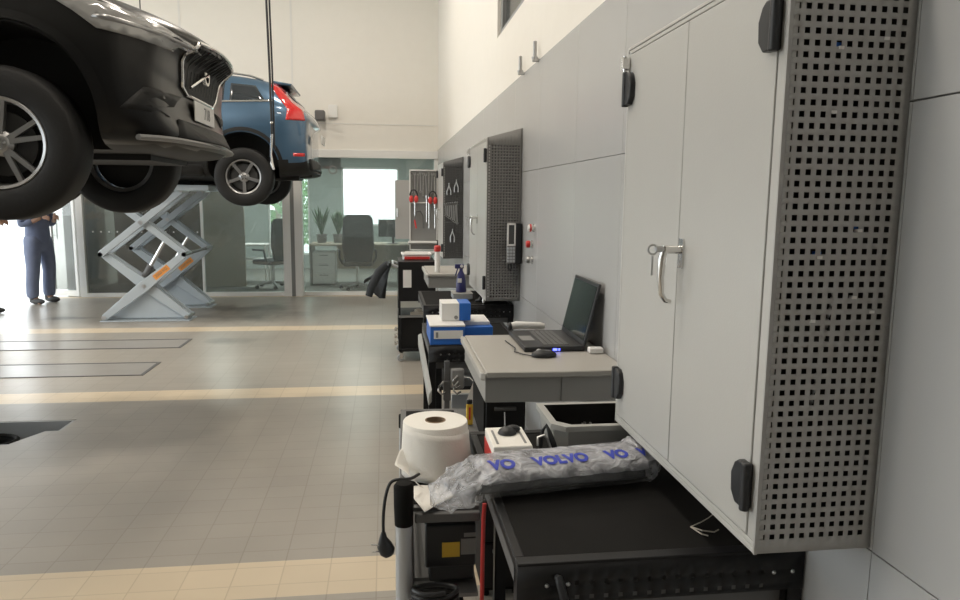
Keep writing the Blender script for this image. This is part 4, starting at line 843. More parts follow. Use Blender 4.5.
def car(label, paint, kind, loc, rz, rimkind):
    r = thing('suv_car', label, 'car', loc, rz, 'cars raised on lifts')
    WB = 2.83; ZC = 0.37; DROOP = 0.12 if kind == 'new' else 0.09
    # x, zb, w, zsh, zbelt, zr, wr(frac of w at p7), bulge
    if kind == 'new':
        ST = [(0.86, 0.32, 0.76, 0.60, 0.72, 0.80, 0.55, 0.30), (0.83, 0.25, 0.85, 0.64, 0.79, 0.865, 0.60, 0.28), (0.72, 0.22, 0.915, 0.72, 0.87, 0.93, 0.62, 0.20), (0.45, 0.22, 0.945, 0.79, 0.95, 1.015, 0.64, 0.08),
              (0.1, 0.22, 0.95, 0.82, 0.995, 1.085, 0.66, 0.0), (-0.30, 0.22, 0.95, 0.85, 1.02, 1.115, 0.68, 0.0), (-0.55, 0.22, 0.948, 0.87, 1.035, 1.15, 0.72, 0.0)]
    else:
        ST = [(0.88, 0.32, 0.74, 0.62, 0.76, 0.84, 0.55, 0.28), (0.84, 0.26, 0.84, 0.68, 0.84, 0.93, 0.60, 0.26), (0.72, 0.22, 0.91, 0.74, 0.90, 0.99, 0.62, 0.18), (0.45, 0.22, 0.935, 0.80, 0.95, 1.03, 0.64, 0.07),
              (0.1, 0.22, 0.945, 0.82, 0.98, 1.075, 0.66, 0.0), (-0.30, 0.22, 0.945, 0.85, 1.0, 1.105, 0.68, 0.0), (-0.55, 0.22, 0.942, 0.87, 1.02, 1.14, 0.72, 0.0)]
    if kind == 'new':
        ST += [(-0.90, 0.22, 0.94, 0.88, 1.04, 1.38, 0.74, 0.0), (-1.25, 0.22, 0.94, 0.88, 1.05, 1.58, 0.72, 0.0), (-1.7, 0.22, 0.94, 0.89, 1.06, 1.655, 0.71, 0.0), (-2.2, 0.22, 0.94, 0.90, 1.075, 1.665, 0.70, 0.0),
           (-2.7, 0.22, 0.945, 0.93, 1.10, 1.64, 0.69, 0.0), (-3.05, 0.24, 0.945, 0.97, 1.12, 1.60, 0.67, 0.0), (-3.28, 0.25, 0.935, 1.0, 1.14, 1.555, 0.64, -0.04), (-3.42, 0.27, 0.92, 1.0, 1.12, 1.40, 0.66, -0.07), (-3.56, 0.30, 0.90, 0.97, 1.07, 1.18, 0.72, -0.11), (-3.66, 0.34, 0.87, 0.90, 0.99, 1.04, 0.74, -0.15), (-3.69, 0.40, 0.82, 0.82, 0.88, 0.92, 0.74, -0.16)]
    else:
        ST += [(-0.90, 0.22, 0.935, 0.88, 1.04, 1.34, 0.74, 0.0), (-1.25, 0.22, 0.935, 0.88, 1.05, 1.50, 0.73, 0.0), (-1.7, 0.22, 0.935, 0.89, 1.07, 1.56, 0.73, 0.0), (-2.2, 0.22, 0.935, 0.90, 1.09, 1.56, 0.72, 0.0),
           (-2.7, 0.22, 0.94, 0.93, 1.12, 1.53, 0.72, 0.0), (-3.00, 0.24, 0.94, 0.98, 1.15, 1.49, 0.71, 0.0), (-3.24, 0.25, 0.93, 1.02, 1.17, 1.44, 0.71, -0.03), (-3.38, 0.27, 0.92, 1.02, 1.15, 1.29, 0.74, -0.06), (-3.54, 0.28, 0.90, 0.98, 1.09, 1.14, 0.76, -0.10), (-3.66, 0.30, 0.88, 0.90, 1.00, 1.04, 0.78, -0.13), (-3.70, 0.34, 0.84, 0.80, 0.88, 0.92, 0.78, -0.14)]
    def ring(st):
        x, zb, w, zs_, zbt, zr, wf, bl = st; cabin = zr > 1.2 or (kind == 'old' and x < -3.3 and zr > 1.25)
        P = [(0, zb), (w*0.78, zb), (w*0.965, zb+0.10), (w*0.99, 0.50 if zb < 0.3 else zb+0.2), (w, (zs_+0.5)/2+0.05), (w*0.985, zs_), (w*0.95, zbt)]
        if cabin: P += [(w*(0.95*0.55+wf*0.45)*1.0, zbt*0.45+(zr-0.05)*0.55), (w*wf, zr-0.055), (w*wf*0.86, zr-0.012)]
        else: P += [(w*0.90, zbt+(zr-zbt)*0.40), (w*wf*1.15, zr-0.02), (w*wf*0.9, zr-0.006)]
        P += [(0, zr)]
        out = []
        for y, z in P: out.append((x-bl*(abs(y)/0.95)**2.4, y, z))
        return out
    mb = MB(); rings = []
    for st in ST:
        h = ring(st); vs = [mb.bm.verts.new(p) for p in h]; vm = [vs[0]]+[mb.bm.verts.new((p[0], -p[1], p[2])) for p in h[1:-1]]+[vs[-1]]
        rings.append((vs, vm))
    nh = len(rings[0][0])
    for (A1, A2), (B1, B2) in zip(rings, rings[1:]):
        for i in range(nh-1):
            mb.bm.faces.new((A1[i], A1[i+1], B1[i+1], B1[i])); mb.bm.faces.new((A2[i+1], A2[i], B2[i], B2[i+1]))
    for (V1, V2), fl in ((rings[0], 0), (rings[-1], 1)):
        for i in range(nh-1):
            vs = [V1[i], V1[i+1], V2[i+1], V2[i]]; u = []
            for v in vs:
                if v not in u: u.append(v)
            if len(u) > 2: mb.bm.faces.new(u if fl else u[::-1])
    mb._m(0); body = mb.build('body', [paint, M['trimblk']], r, sub=2, smooth=180)
    applied(body)
    # wheel arches
    cut = MB()
    for wx in (0, -WB):
        for s in (1, -1): cut.lathe([(0.0005, s*0.60), (0.405, s*0.60), (0.425, s*1.1), (0.0005, s*1.1)], (wx, 0, ZC+0.01), 'y', 48)
    co = cut.build('cutter', M['trimblk'], r)
    bo = body.modifiers.new('b', 'BOOLEAN'); bo.object = co; bo.operation = 'DIFFERENCE'; bo.solver = 'EXACT'
    applied(body); bpy.data.objects.remove(co)
    me = body.data
    for p in me.polygons:
        c = p.center; 
        for wx in (0, -WB):
            d = math.hypot(c.x-wx, c.z-ZC-0.01)
            if d < 0.428 and abs(c.y) < 0.925 and (abs(c.y) < 0.61 or d > 0.39) and abs(p.normal.y) < 0.9: p.material_index = 1
            if d < 0.42 and abs(abs(c.y)-0.60) < 0.02: p.material_index = 1
        if c.z < 0.235+0.02: p.material_index = 1
        if kind == 'old' and c.z < 0.46 and not p.material_index: p.material_index = 1
    me.polygons.foreach_set('use_smooth', [True]*len(me.polygons)); me.set_sharp_from_angle(angle=math.radians(38))
    dg = bpy.context.evaluated_depsgraph_get(); dg.update(); bv = BVHTree.FromObject(body, dg)
    def patch(name, poly, mode, m, th=0.006, parent=None, off=0.001, res=0.035, dirv=None):
        bm = bmesh.new(); T = {'R': lambda a, b: Vector((a, -1.4, b)), 'L': lambda a, b: Vector((a, 1.4, b)), 'F': lambda a, b: Vector((2.0, a, b)), 'B': lambda a, b: Vector((-5, a, b))}[mode]
        D = Vector(dirv) if dirv else {'R': Vector((0, 1, 0)), 'L': Vector((0, -1, 0)), 'F': Vector((-1, 0, 0)), 'B': Vector((1, 0, 0))}[mode]
        D.normalize()
        f = bm.faces.new([bm.verts.new((a, b, 0)) for a, b in poly]); bmesh.ops.triangulate(bm, faces=[f])
        for _ in range(5):
            es = [e for e in bm.edges if e.calc_length() > res*1.6]
            if not es: break
            bmesh.ops.subdivide_edges(bm, edges=es, cuts=1); bmesh.ops.triangulate(bm, faces=[f for f in bm.faces if len(f.verts) > 3])
        kill = []
        for v in bm.verts:
            p = T(v.co.x, v.co.y)
            if dirv: p = p-D*0.0
            h = bv.ray_cast(p, D)
            if h[0] is None: kill.append(v); continue
            n = h[1] if h[1].dot(D) < 0 else -h[1]
            v.co = h[0]+n*off
        bmesh.ops.delete(bm, geom=kill, context='VERTS')
        tgt = -D
        for f in bm.faces:
            f.normal_update()
            if f.normal.dot(tgt) < 0: f.normal_flip()
        m_ = MB(); m_.bm.free(); m_.bm = bm; o = m_.build(name, m, parent or r, smooth=60, fixn=False)
        s = o.modifiers.new('s', 'SOLIDIFY'); s.thickness = th; s.offset = 1; return o
    for side in ('R', 'L'):
        sg = -1 if side == 'R' else 1
        dz = 0.0 if kind == 'new' else 0.10
        patch('side_window', [(-0.85, 1.10), (-1.78, 1.12), (-1.78, 1.50-dz), (-1.45, 1.49-dz), (-1.12, 1.36-dz*.5)], side, M['carglass'])
        patch('side_window', [(-1.85, 1.12), (-2.62, 1.14), (-2.62, 1.49-dz), (-2.2, 1.52-dz), (-1.85, 1.51-dz)], side, M['carglass'])
        patch('side_window', [(-2.69, 1.145), (-3.10, 1.17), (-2.98, 1.40-dz*.4), (-2.69, 1.48-dz)], side, M['carglass'])
        patch('window_trim', [(-0.80, 1.075), (-3.2, 1.165), (-3.2, 1.185), (-0.82, 1.093)], side, M['chrome'], 0.008)
        for a, b in ((-0.72, -0.725), (-1.80, -1.805), (-2.45, -2.455)):
            patch('door_seam', [(a, 0.34), (b-.004, 0.34), (b-.004, 1.06), (a, 1.06)], side, M['trimblk'], 0.001, res=0.1)
        for x in (-1.62, -2.32):
            mb = MB(); mb.tube([(x-0.10, sg*0.948, 0.97), (x-0.08, sg*0.975, 0.972), (x+0.08, sg*0.975, 0.968), (x+0.10, sg*0.948, 0.965)], 0.012); mb.build('door_handle', paint, r)
        patch('sill_cladding', [(-0.47, 0.27), (-2.36, 0.27), (-2.36, 0.40), (-0.47, 0.40)], side, M['trimblk'], 0.012)
        for wx in (0, -WB):       # arch trim ring
            bm_ = []
            for i in range(25):
                a = math.radians(-12+204*i/24); bm_.append((wx+0.432*math.cos(a), ZC+0.01+0.432*math.sin(a)))
            for i in range(25)[::-1]:
                a = math.radians(-12+204*i/24); bm_.append((wx+0.475*math.cos(a), ZC+0.01+0.475*math.sin(a)))
            bm_ = [(a, max(0.30, b)) for a, b in bm_]
            ring_o = MB(); vs = []
            for (a, b) in bm_:
                h = bv.ray_cast(Vector((a, sg*1.4, b)), Vector((0, -sg, 0))); y = h[0].y if h[0] else sg*0.93
                if abs(y) < 0.6: y = sg*0.90
                vs.append((a, y))
            n = 25; V = [(bm_[i][0], vs[i][1]+sg*0.010, bm_[i][1]) for i in range(n)]+[(bm_[2*n-1-i][0], vs[2*n-1-i][1]+sg*0.006, bm_[2*n-1-i][1]) for i in range(n)]+[(bm_[i][0], vs[i][1]-sg*0.05, bm_[i][1]) for i in range(n)]
            F = []
            for i in range(n-1): F += [(i, i+1, n+i+1, n+i), (i, 2*n+i, 2*n+i+1, i+1)]
            ring_o.poly(V, F); ring_o.build('arch_trim', M['trimblk'] if kind == 'old' else paint, r, fixn=False)
            wheel(r, (wx-(0.035 if kind == 'new' else 0.0), sg*0.818, ZC-DROOP-(0.012 if kind == 'new' else 0.015)), ZC if kind == 'new' else 0.352, rimkind, sg)
        # mirror
        mm = MB(); mm.ball((-0.78, sg*1.03, 1.13), 0.10, (0.8, 1.2, 0.8), seg=16); mm.tube([(-0.80, sg*0.86, 1.09), (-0.79, sg*0.98, 1.09)], 0.03); mm.build('mirror', paint, r)
        # headlight wraps the front corner
        if kind == 'new': hl = [(0.20, 0.945), (0.34, 0.86), (0.44, 0.785), (0.66, 0.745), (0.80, 0.755), (0.78, 0.805), (0.66, 0.855), (0.48, 0.905), (0.24, 0.96)]
        else: hl = [(0.1, 0.92), (0.3, 0.86), (0.6, 0.78), (0.78, 0.74), (0.72, 0.88), (0.35, 0.94), (0.1, 0.95)]
        patch('headlight', hl, side, M['lampglass'], 0.008)
        patch('headlight_strip', [(0.42, 0.835), (0.64, 0.800), (0.78, 0.785), (0.78, 0.797), (0.64, 0.815), (0.44, 0.86)], side, M['rim'], 0.011)
        patch('fog_recess', [(0.52, 0.42), (0.74, 0.40), (0.74, 0.54), (0.62, 0.53)], side, M['trimblk'], 0.006)
        # tail lamp: tall lamp climbing the rear pillar
        if kind == 'old': patch('tail_lamp', [(-3.12, 1.41), (-3.23, 1.40), (-3.40, 1.20), (-3.53, 1.10), (-3.56, 0.95), (-3.34, 0.95), (-3.36, 1.08), (-3.24, 1.24)], side, M['redlamp'], 0.010, res=0.03)
        else: patch('tail_lamp', [(-3.30, 0.90), (-3.64, 0.90), (-3.62, 1.07), (-3.46, 1.28), (-3.33, 1.47), (-3.24, 1.47), (-3.33, 1.30), (-3.42, 1.13)], side, M['redlamp'], 0.010, res=0.03)
        patch('rear_reflector', [(-3.42, 0.52), (-3.60, 0.52), (-3.60, 0.56), (-3.42, 0.56)], side, M['redlamp'], 0.006)
    patch('windscreen', [(-0.72, 1.17), (0.72, 1.17), (0.60, 1.56), (-0.60, 1.56)], 'F', M['carglass'], res=0.08)
    patch('rear_window', [(-0.60, 1.20), (0.60, 1.20), (0.52, 1.40), (-0.52, 1.40)], 'B', M['carglass'], res=0.08)
    # grille with chrome frame and round emblem
    gx = [(-0.43, 0.825), (-0.46, 0.76), (-0.39, 0.60), (-0.30, 0.56), (0.30, 0.56), (0.39, 0.60), (0.46, 0.76), (0.43, 0.825), (0, 0.84)]
    gr = patch('grille', gx, 'F', M['trimblk'], 0.010, res=0.05)
    pts = []
    for i in range(len(gx)):
        a, b = gx[i], gx[(i+1) % len(gx)]
        for k in range(6):
            t = k/6; y, z = a[0]+(b[0]-a[0])*t, a[1]+(b[1]-a[1])*t; h = bv.ray_cast(Vector((2, y, z)), Vector((-1, 0, 0))); pts.append((h[0].x+0.008 if h[0] else 0.8, y, z))
    pts.append(pts[0]); mb = MB(); mb.tube(pts, 0.012, 8); mb.build('grille_frame', M['chrome'], gr)
    mb = MB()
    for k in range(13):
        y = -0.39+0.065*k; h = bv.ray_cast(Vector((2, y, 0.72)), Vector((-1, 0, 0))); h1 = bv.ray_cast(Vector((2, y, 0.80)), Vector((-1, 0, 0))); h2 = bv.ray_cast(Vector((2, y, 0.60)), Vector((-1, 0, 0)))
        mb.tube([(h2[0].x+0.010, y, 0.60), (h[0].x+0.010, y, 0.72), (h1[0].x+0.010, y, 0.80)], 0.005, 6)
    mb.build('grille_bar', M['blkpl'], gr)
    hx = bv.ray_cast(Vector((2, 0, 0.72)), Vector((-1, 0, 0)))[0].x+0.012
    mb = MB(); mb.lathe([(0.048, 0), (0.065, 0), (0.065, 0.02), (0.048, 0.02), (0.048, 0)], (hx, 0, 0.72), 'x', 32); mb.tube([(hx+0.000, -0.34, 0.60), (hx+0.018, 0.0, 0.72), (hx+0.006, 0.22, 0.80)], 0.010, 8)
    mb.prism([(0.035, 0.76), (0.075, 0.76), (0.075, 0.80), (0.06, 0.785)], hx+0.005, hx+0.018, 'yz'); mb.box(hx+0.01, hx+0.022, -0.05, 0.05, 0.708, 0.732)
    mb.build('emblem', M['chrome'], gr)
    px = bv.ray_cast(Vector((2, 0, 0.47)), Vector((-1, 0, 0)))[0].x+0.012
    mb = MB(); mb.box(px, px+0.008, -0.22, 0.26, 0.43, 0.545); pl_ = mb.build('licence_plate', M['white'], r, bevel=0.003)
    if kind == 'new': text('plate_text', '718', 0.10, M['mgrey'], pl_, basis((px+0.010, 0.06, 0.487), (0, 1, 0), (0, 0, 1)))
    patch('lower_grille', [(-0.62, 0.30), (0.62, 0.30), (0.55, 0.40), (-0.55, 0.40)], 'F', M['trimblk'], 0.010, res=0.08)
    # front splitter lip
    lip = []
    for i in range(21):
        y = -0.84+1.68*i/20; h = bv.ray_cast(Vector((2, y, 0.335)), Vector((-1, 0, 0))); lip.append((h[0].x+0.015 if h[0] else 0.5, y, 0.285))
    mb = MB(); mb.tube(lip, 0.03, 8, flat=0.5); mb.build('front_lip', M['mgrey'] if kind == 'new' else M['trimblk'], r)
    # rear spoiler, wiper, bumper lower
    mb = MB(); q_ = 0 if kind == 'new' else -0.12; mb.hull4([(-3.16, -0.56, 1.575+q_), (-3.16, 0.56, 1.575+q_), (-3.16, 0.56, 1.53+q_), (-3.16, -0.56, 1.53+q_)], [(-3.38, -0.50, 1.55+q_), (-3.38, 0.50, 1.55+q_), (-3.36, 0.50, 1.525+q_), (-3.36, -0.50, 1.525+q_)]); mb.build('spoiler', paint, r, bevel=0.008)
    patch('rear_bumper_insert', [(-0.70, 0.36), (0.70, 0.36), (0.66, 0.50), (-0.66, 0.50)], 'B', M['trimblk'], 0.02, res=0.08)
    mb = MB(); mb.box(-3.715, -3.70, -0.26, 0.26, 0.72, 0.83); mb.build('licence_plate', M['white'], r, bevel=0.003)
    # roof rails
    for sg in (1, -1):
        rp = []
        for i in range(12):
            x = -1.35-1.7*i/11; h = bv.ray_cast(Vector((x, sg*0.60, 3)), Vector((0, 0, -1))); rp.append((x, sg*0.60, h[0].z+(0.03 if 0 < i < 11 else 0.005)))
        mb = MB(); mb.tube(rp, 0.013, 8); mb.build('roof_rail', M['chrome'], r)
    # underside: sump, exhaust, axles
    mb = MB(); mb.box(-0.5, 0.5, -0.38, 0.38, 0.19, 0.26); mb.box(-2.4, -0.7, -0.12, 0.12, 0.19, 0.24); mb.cyl((-0.0, -0.70, 0.36-DROOP), (0.0, 0.70, 0.36-DROOP), 0.035); mb.cyl((-WB, -0.70, 0.36-DROOP), (-WB, 0.70, 0.36-DROOP), 0.05); mb.tube([(-0.6, 0.0, 0.2), (-2.4, 0.05, 0.2), (-3.1, 0.45, 0.28), (-3.6, 0.45, 0.32)], 0.04); mb.box(-3.45, -3.1, 0.15, 0.6, 0.24, 0.40)
    mb.build('underbody', M['trimblk'], r)
    return r
LZ = 1.48
car('black SUV with chrome framed grille, raised in the near bay at the left', M['carblack'], 'new', (-1.80, 4.72, LZ+0.12), 0, 'double')
car('blue SUV seen from its rear side, raised on the scissor lift in the far bay', M['carblue'], 'old', (-1.69-2.83, 10.08, LZ+0.08), PI, 'single')

# ================================================================== SCISSOR LIFTS
def scissor(name, label, loc, zt, tracks, base=0.0, L=None, group='scissor lifts under the cars', plates=True, hw=0.45):
    r = thing(name, label, 'lift', loc, 0, group)
    H = zt-base-0.14; h1 = H/2; 
    for ti, y in enumerate(tracks):
        mb = MB(); mb.box(-0.55, 0.55, y-0.17, y+0.17, base, base+0.012); mb.build('base_plate', M['lift'], r, bevel=0.003)
        mb = MB(); mb.box(-0.85, 0.85, y-0.22, y+0.22, zt-0.09, zt-0.02); mb.build('platform', M['lift'], r, bevel=0.006)
        for px in (-0.55, 0.45): mb = MB(); mb.box(px, px+0.16, y-0.09, y+0.09, zt-0.0195, zt+0.032); mb.build('rubber_block', M['rubber'], r)
        for lev in (0, 1):
            z0 = base+0.05+lev*h1; z1 = z0+h1
            for sgn, yo in ((1, 0.14), (-1, 0.07)):
                for yy in (y-yo, y+yo):
                    x0, x1 = -sgn*hw, sgn*hw; dx, dz = x1-x0, z1-z0; l = math.hypot(dx, dz); nx, nz = -dz/l, dx/l; wd = 0.040
                    wm = 0.072 if lev == 0 else 0.044; mx_, mz = (x0+x1)/2, (z0+z1)/2
                    P = [(x0+nx*wd, z0+nz*wd), (x0-nx*wd, z0-nz*wd), (mx_-nx*wm, mz-nz*wm), (x1-nx*wd, z1-nz*wd), (x1+nx*wd, z1+nz*wd), (mx_+nx*wm, mz+nz*wm)]
                    mb = MB(); mb.prism(P, yy-0.018, yy+0.018); arm = mb.build('arm', M['lift'], r, bevel=0.006)
                    if lev == 0 and sgn == 1 and yy < y and plates:
                        T = basis((mx_+dx*0.22, yy-0.0195, mz+dz*0.22), (dx, 0, dz), (nx, 0, nz)); mb = MB(); mb.box(-0.115, 0.115, -0.036, 0.036, -0.0005, 0.0012, T=T); lb = mb.build('label_plate', M['orange'], arm)
                        text('label_text', '3500 KG', 0.05, M['dgrey'], lb, T @ Matrix.Translation((0, 0, 0.0022)))
            for xx, zz in ((-hw, z0), (hw, z0), (0, (z0+z1)/2), (-hw, z1), (hw, z1)):
                mb = MB(); mb.cyl((xx, y-0.165, zz), (xx, y+0.165, zz), 0.026, seg=14); mb.build('pivot', M['steel'], r)
        # bottom gusset plates and the ram
        mb = MB(); mb.prism([(-hw-0.05, base+0.03), (hw+0.05, base+0.03), (0.02, base+0.40)], y-0.045, y-0.035); mb.build('gusset', M['lift'], r)
        mb = MB(); mb.cyl((-0.30, y, base+0.10), (0.05, y, base+0.70), 0.042); mb.cyl((0.05, y, base+0.70), (0.26, y, base+1.06), 0.024, mi=1); mb.build('ram', [M['dgrey'], M['chrome']], r)
    mb = MB(); mb.cyl((hw, tracks[0], base+0.05+h1), (hw, tracks[1], base+0.05+h1), 0.02); mb.build('cross_bar', M['dgrey'], r)
    return r
scissor('scissor_lift', 'light grey blue scissor lift with orange weight labels under the blue car', (-3.03, 0, 0), LZ+0.08+0.185, (9.72, 10.86), hw=0.50)
scissor('scissor_lift', 'scissor lift standing in the floor pits under the black car', (-3.45, 0, 0), LZ+0.12+0.185, (4.20, 5.16), base=-0.129)
# hose coil in pit
mb = MB(); mb.tube([(0.16*math.cos(a*1.0)*(1-0.002*a), 0.12*math.sin(a), 0.02+0.0025*a) for a in [i*0.35 for i in range(70)]], 0.016, 8)
o = mb.build('hose_coil', M['rubber']); o.location = (-2.64, 5.08, -0.128); tag(o, 'coil of black hose in the floor pit at the left edge', 'hose')

# hanging air hoses from the ceiling
hh = thing('hanging_hose', 'black air hose pair with chrome end hanging down by the blue car', 'hose', (0, 0, 0))
mb = MB(); mb.tube([(-1.24, 8.2, 5.98), (-1.225, 8.2, 4.0), (-1.205, 8.2, 2.9), (-1.20, 8.2, 2.2)], 0.012, 8); mb.build('hose', M['blkpl'], hh)
mb = MB(); mb.tube([(-1.20, 8.22, 5.98), (-1.195, 8.22, 4.0), (-1.18, 8.22, 2.9), (-1.18, 8.22, 2.1)], 0.010, 8); mb.build('hose', M['blkpl'], hh)
mb = MB(); mb.tube([(-1.20, 8.2, 2.26), (-1.215, 8.2, 2.05), (-1.21, 8.2, 1.95), (-1.19, 8.2, 1.88)], [0.016, 0.010, 0.018, 0.012], 10); mb.ball((-1.20, 8.2, 2.38), 0.018); mb.build('coupling', M['chrome'], hh)
mb = MB(); mb.cyl((-2.72, 9.0, 5.98), (-2.73, 9.0, 2.9), 0.007, seg=8); tag(mb.build('hanging_cable', M['blkpl']), 'thin dark cable hanging behind the black car bonnet', 'cable')
# fixture on the back wall
fx = thing('wall_camera', 'dark grey boxy fixture on the back wall right of the blue car', 'fixture', (-0.98, BY, 2.86))
mb = MB(); mb.box(-0.08, 0.07, -0.28, -0.08, -0.10, 0.06); mb.build('housing', M['dgrey'], fx, bevel=0.02); mb = MB(); mb.cyl((0, -0.10, -0.02), (0, -0.001, -0.02), 0.03); mb.build('bracket', M['mgrey'], fx)
mb = MB(); mb.box(-0.07, 0.07, -0.05, -0.001, -0.10, 0.10); o = mb.build('junction_box', M['frame'], bevel=0.006); o.location = (-0.80, BY, 2.93); tag(o, 'pale square junction box on the back wall', 'box')
# lamps (out of frame, above)
for i, (x, y) in enumerate(LAMPS):
    if i == 0:
        lt = thing('bay_lamp', 'round high bay lamp under the workshop ceiling', 'lamp', (x, y, 5.8), 0, 'ceiling bay lamps')
        mb = MB(); mb.lathe([(0.06, 0.2), (0.10, 0.14), (0.30, 0.02), (0.30, 0.0), (0.28, 0.0), (0.09, 0.12), (0.05, 0.18)]); mb.build('shade', M['dgrey'], lt)
        mb = MB(); mb.lathe([(0.0005, 0.05), (0.10, 0.05), (0.12, 0.08), (0.0005, 0.10)]); mb.build('bulb', M['lampglow'], lt)
    else: dup(lt, (x, y, 5.8))

# ================================================================== PERSONS
def skin_obj(name, verts, edges, radii, m, parent=None, sub=2, root=0):
    me = bpy.data.meshes.new(name); me.from_pydata(verts, edges, []); o = bpy.data.objects.new(name, me); COL.objects.link(o)
    sk = o.modifiers.new('skin', 'SKIN'); sk.use_smooth_shade = True; su = o.modifiers.new('sub', 'SUBSURF'); su.levels = sub; su.render_levels = sub
    for i, rr in enumerate(radii): me.skin_vertices[0].data[i].radius = (rr, rr) if isinstance(rr, (int, float)) else rr
    me.skin_vertices[0].data[root].use_root = True
    applied(o); o.data.materials.clear(); o.data.materials.append(m)
    o.data.polygons.foreach_set('use_smooth', [True]*len(o.data.polygons))
    if parent: o.parent = parent
    return o
def chain(n0, pts): return pts
def person(label, loc, rz):
    r = thing('person', label, 'person', loc, rz, 'people standing behind the lifted car')
    # body faces +x
    V = [(0, 0, 0.95), (0, 0, 1.10), (0, 0, 1.28), (0, 0, 1.43), (0.0, 0, 1.52), (0.01, 0, 1.60), (0.01, 0, 1.70)]; R_ = [0.13, 0.12, 0.14, 0.11, 0.055, 0.075, 0.07]
    R_[0] = 0.08; R_[1] = 0.08; E = [(0, 1), (1, 2), (2, 3), (3, 4), (4, 5), (5, 6)]
    for s in (1, -1):
        b = len(V); V += [(0, s*0.10, 0.88), (0.02, s*0.115, 0.52), (-0.01, s*0.12, 0.10), (0.06, s*0.13, 0.04), (0.14, s*0.14, 0.03)]; R_ += [0.095, 0.06, 0.042, 0.042, 0.035]
        E += [(0, b), (b, b+1), (b+1, b+2), (b+2, b+3), (b+3, b+4)]
        b = len(V); V += [(0, s*0.19, 1.40), (-0.02, s*0.25, 1.14), (0.16, s*0.16, 1.22), (0.22, s*0.11, 1.26)]; R_ += [0.055, 0.043, 0.03, 0.028]
        E += [(3, b), (b, b+1), (b+1, b+2), (b+2, b+3)]
    skin_obj('body', V, E, R_, M['skin'], r)
    hd = MB(); hd.ball((0.012, 0, 1.655), 0.098, (0.98, 0.80, 1.22), seg=24); hd.ball((0.108, 0, 1.645), 0.016, (1, 0.8, 1.4)); hd.ball((0.0, 0.08, 1.65), 0.022, (0.7, 0.4, 1.3)); hd.ball((0.0, -0.08, 1.65), 0.022, (0.7, 0.4, 1.3)); hd.build('head', M['skin'], r)
    ey = MB(); 
    for s in (1, -1): ey.ball((0.098, s*0.032, 1.668), 0.010)
    ey.box(0.098, 0.104, -0.022, 0.022, 1.598, 1.604); ey.build('face_features', M['hair'], r)
    hr = MB(); hr.ball((-0.008, 0, 1.69), 0.102, (1.0, 0.84, 1.02), seg=20); hr.build('hair', M['hair'], r)
    V = [(0, 0, 1.07), (0, 0, 0.93)]; R_ = [(0.14, 0.15), (0.155, 0.175)]; E = [(0, 1)]
    for s in (1, -1):
        b = len(V); V += [(0, s*0.105, 0.84), (0.02, s*0.125, 0.66), (0.025, s*0.135, 0.50), (-0.005, s*0.14, 0.30), (-0.015, s*0.14, 0.07)]; R_ += [0.125, 0.108, 0.095, 0.09, 0.085]
        E += [(1, b), (b, b+1), (b+1, b+2), (b+2, b+3), (b+3, b+4)]
    skin_obj('trousers', V, E, R_, M['denim'], r)
    V = [(0, 0, 0.80), (0, 0, 1.10), (0, 0, 1.30), (0, 0, 1.44)]; R_ = [(0.175, 0.195), (0.16, 0.17), (0.14, 0.17), 0.11]; E = [(0, 1), (1, 2), (2, 3)]
    for s in (1, -1):
        b = len(V); V += [(0, s*0.19, 1.41), (-0.02, s*0.25, 1.14), (0.14, s*0.17, 1.215)]; R_ += [0.07, 0.058, 0.048]; E += [(3, b), (b, b+1), (b+1, b+2)]
    skin_obj('shirt', V, E, R_, M['shirt'], r)
    for s in (1, -1):
        mb = MB(); mb.ball((0.05, s*0.13, 0.045), 0.06, (2.3, 0.85, 0.75), seg=18); mb.ball((-0.02, s*0.127, 0.08), 0.058, (1, 0.85, 1.1), seg=16)
        for v in mb.bm.verts: v.co.z = max(v.co.z, 0.0)
        mb.build('shoe', M['shoe'], r)
        for k in range(4):     # fingers
            pass
        mb = MB(); hx, hy, hz = 0.25, s*0.09, 1.27; mb.ball((hx, hy, hz), 0.034, (1.1, 0.5, 1.1), seg=12)
        for k in range(4): y0 = hy+s*0.004; mb.tube([(hx+0.02, y0, hz+0.018-0.013*k), (hx+0.06, y0-s*0.006, hz+0.010-0.016*k), (hx+0.085-0.006*abs(k-1), y0-s*0.022, hz-0.005-0.016*k)], [0.009, 0.0085, 0.007], 8)
        mb.tube([(hx-0.005, hy-s*0.01, hz+0.025), (hx+0.02, hy-s*0.03, hz+0.045), (hx+0.045, hy-s*0.035, hz+0.045)], [0.012, 0.010, 0.008], 8); mb.build('hand', M['skin'], r)
    return r
person('person standing in blue grey work trousers, only legs seen beyond the black car wheel', (-5.02, 11.32, 0), math.radians(-25))
person('person at the left picture edge, only one shoe in view', (-5.24, 10.22, 0), math.radians(5)).scale = (0.97, 0.97, 0.97)

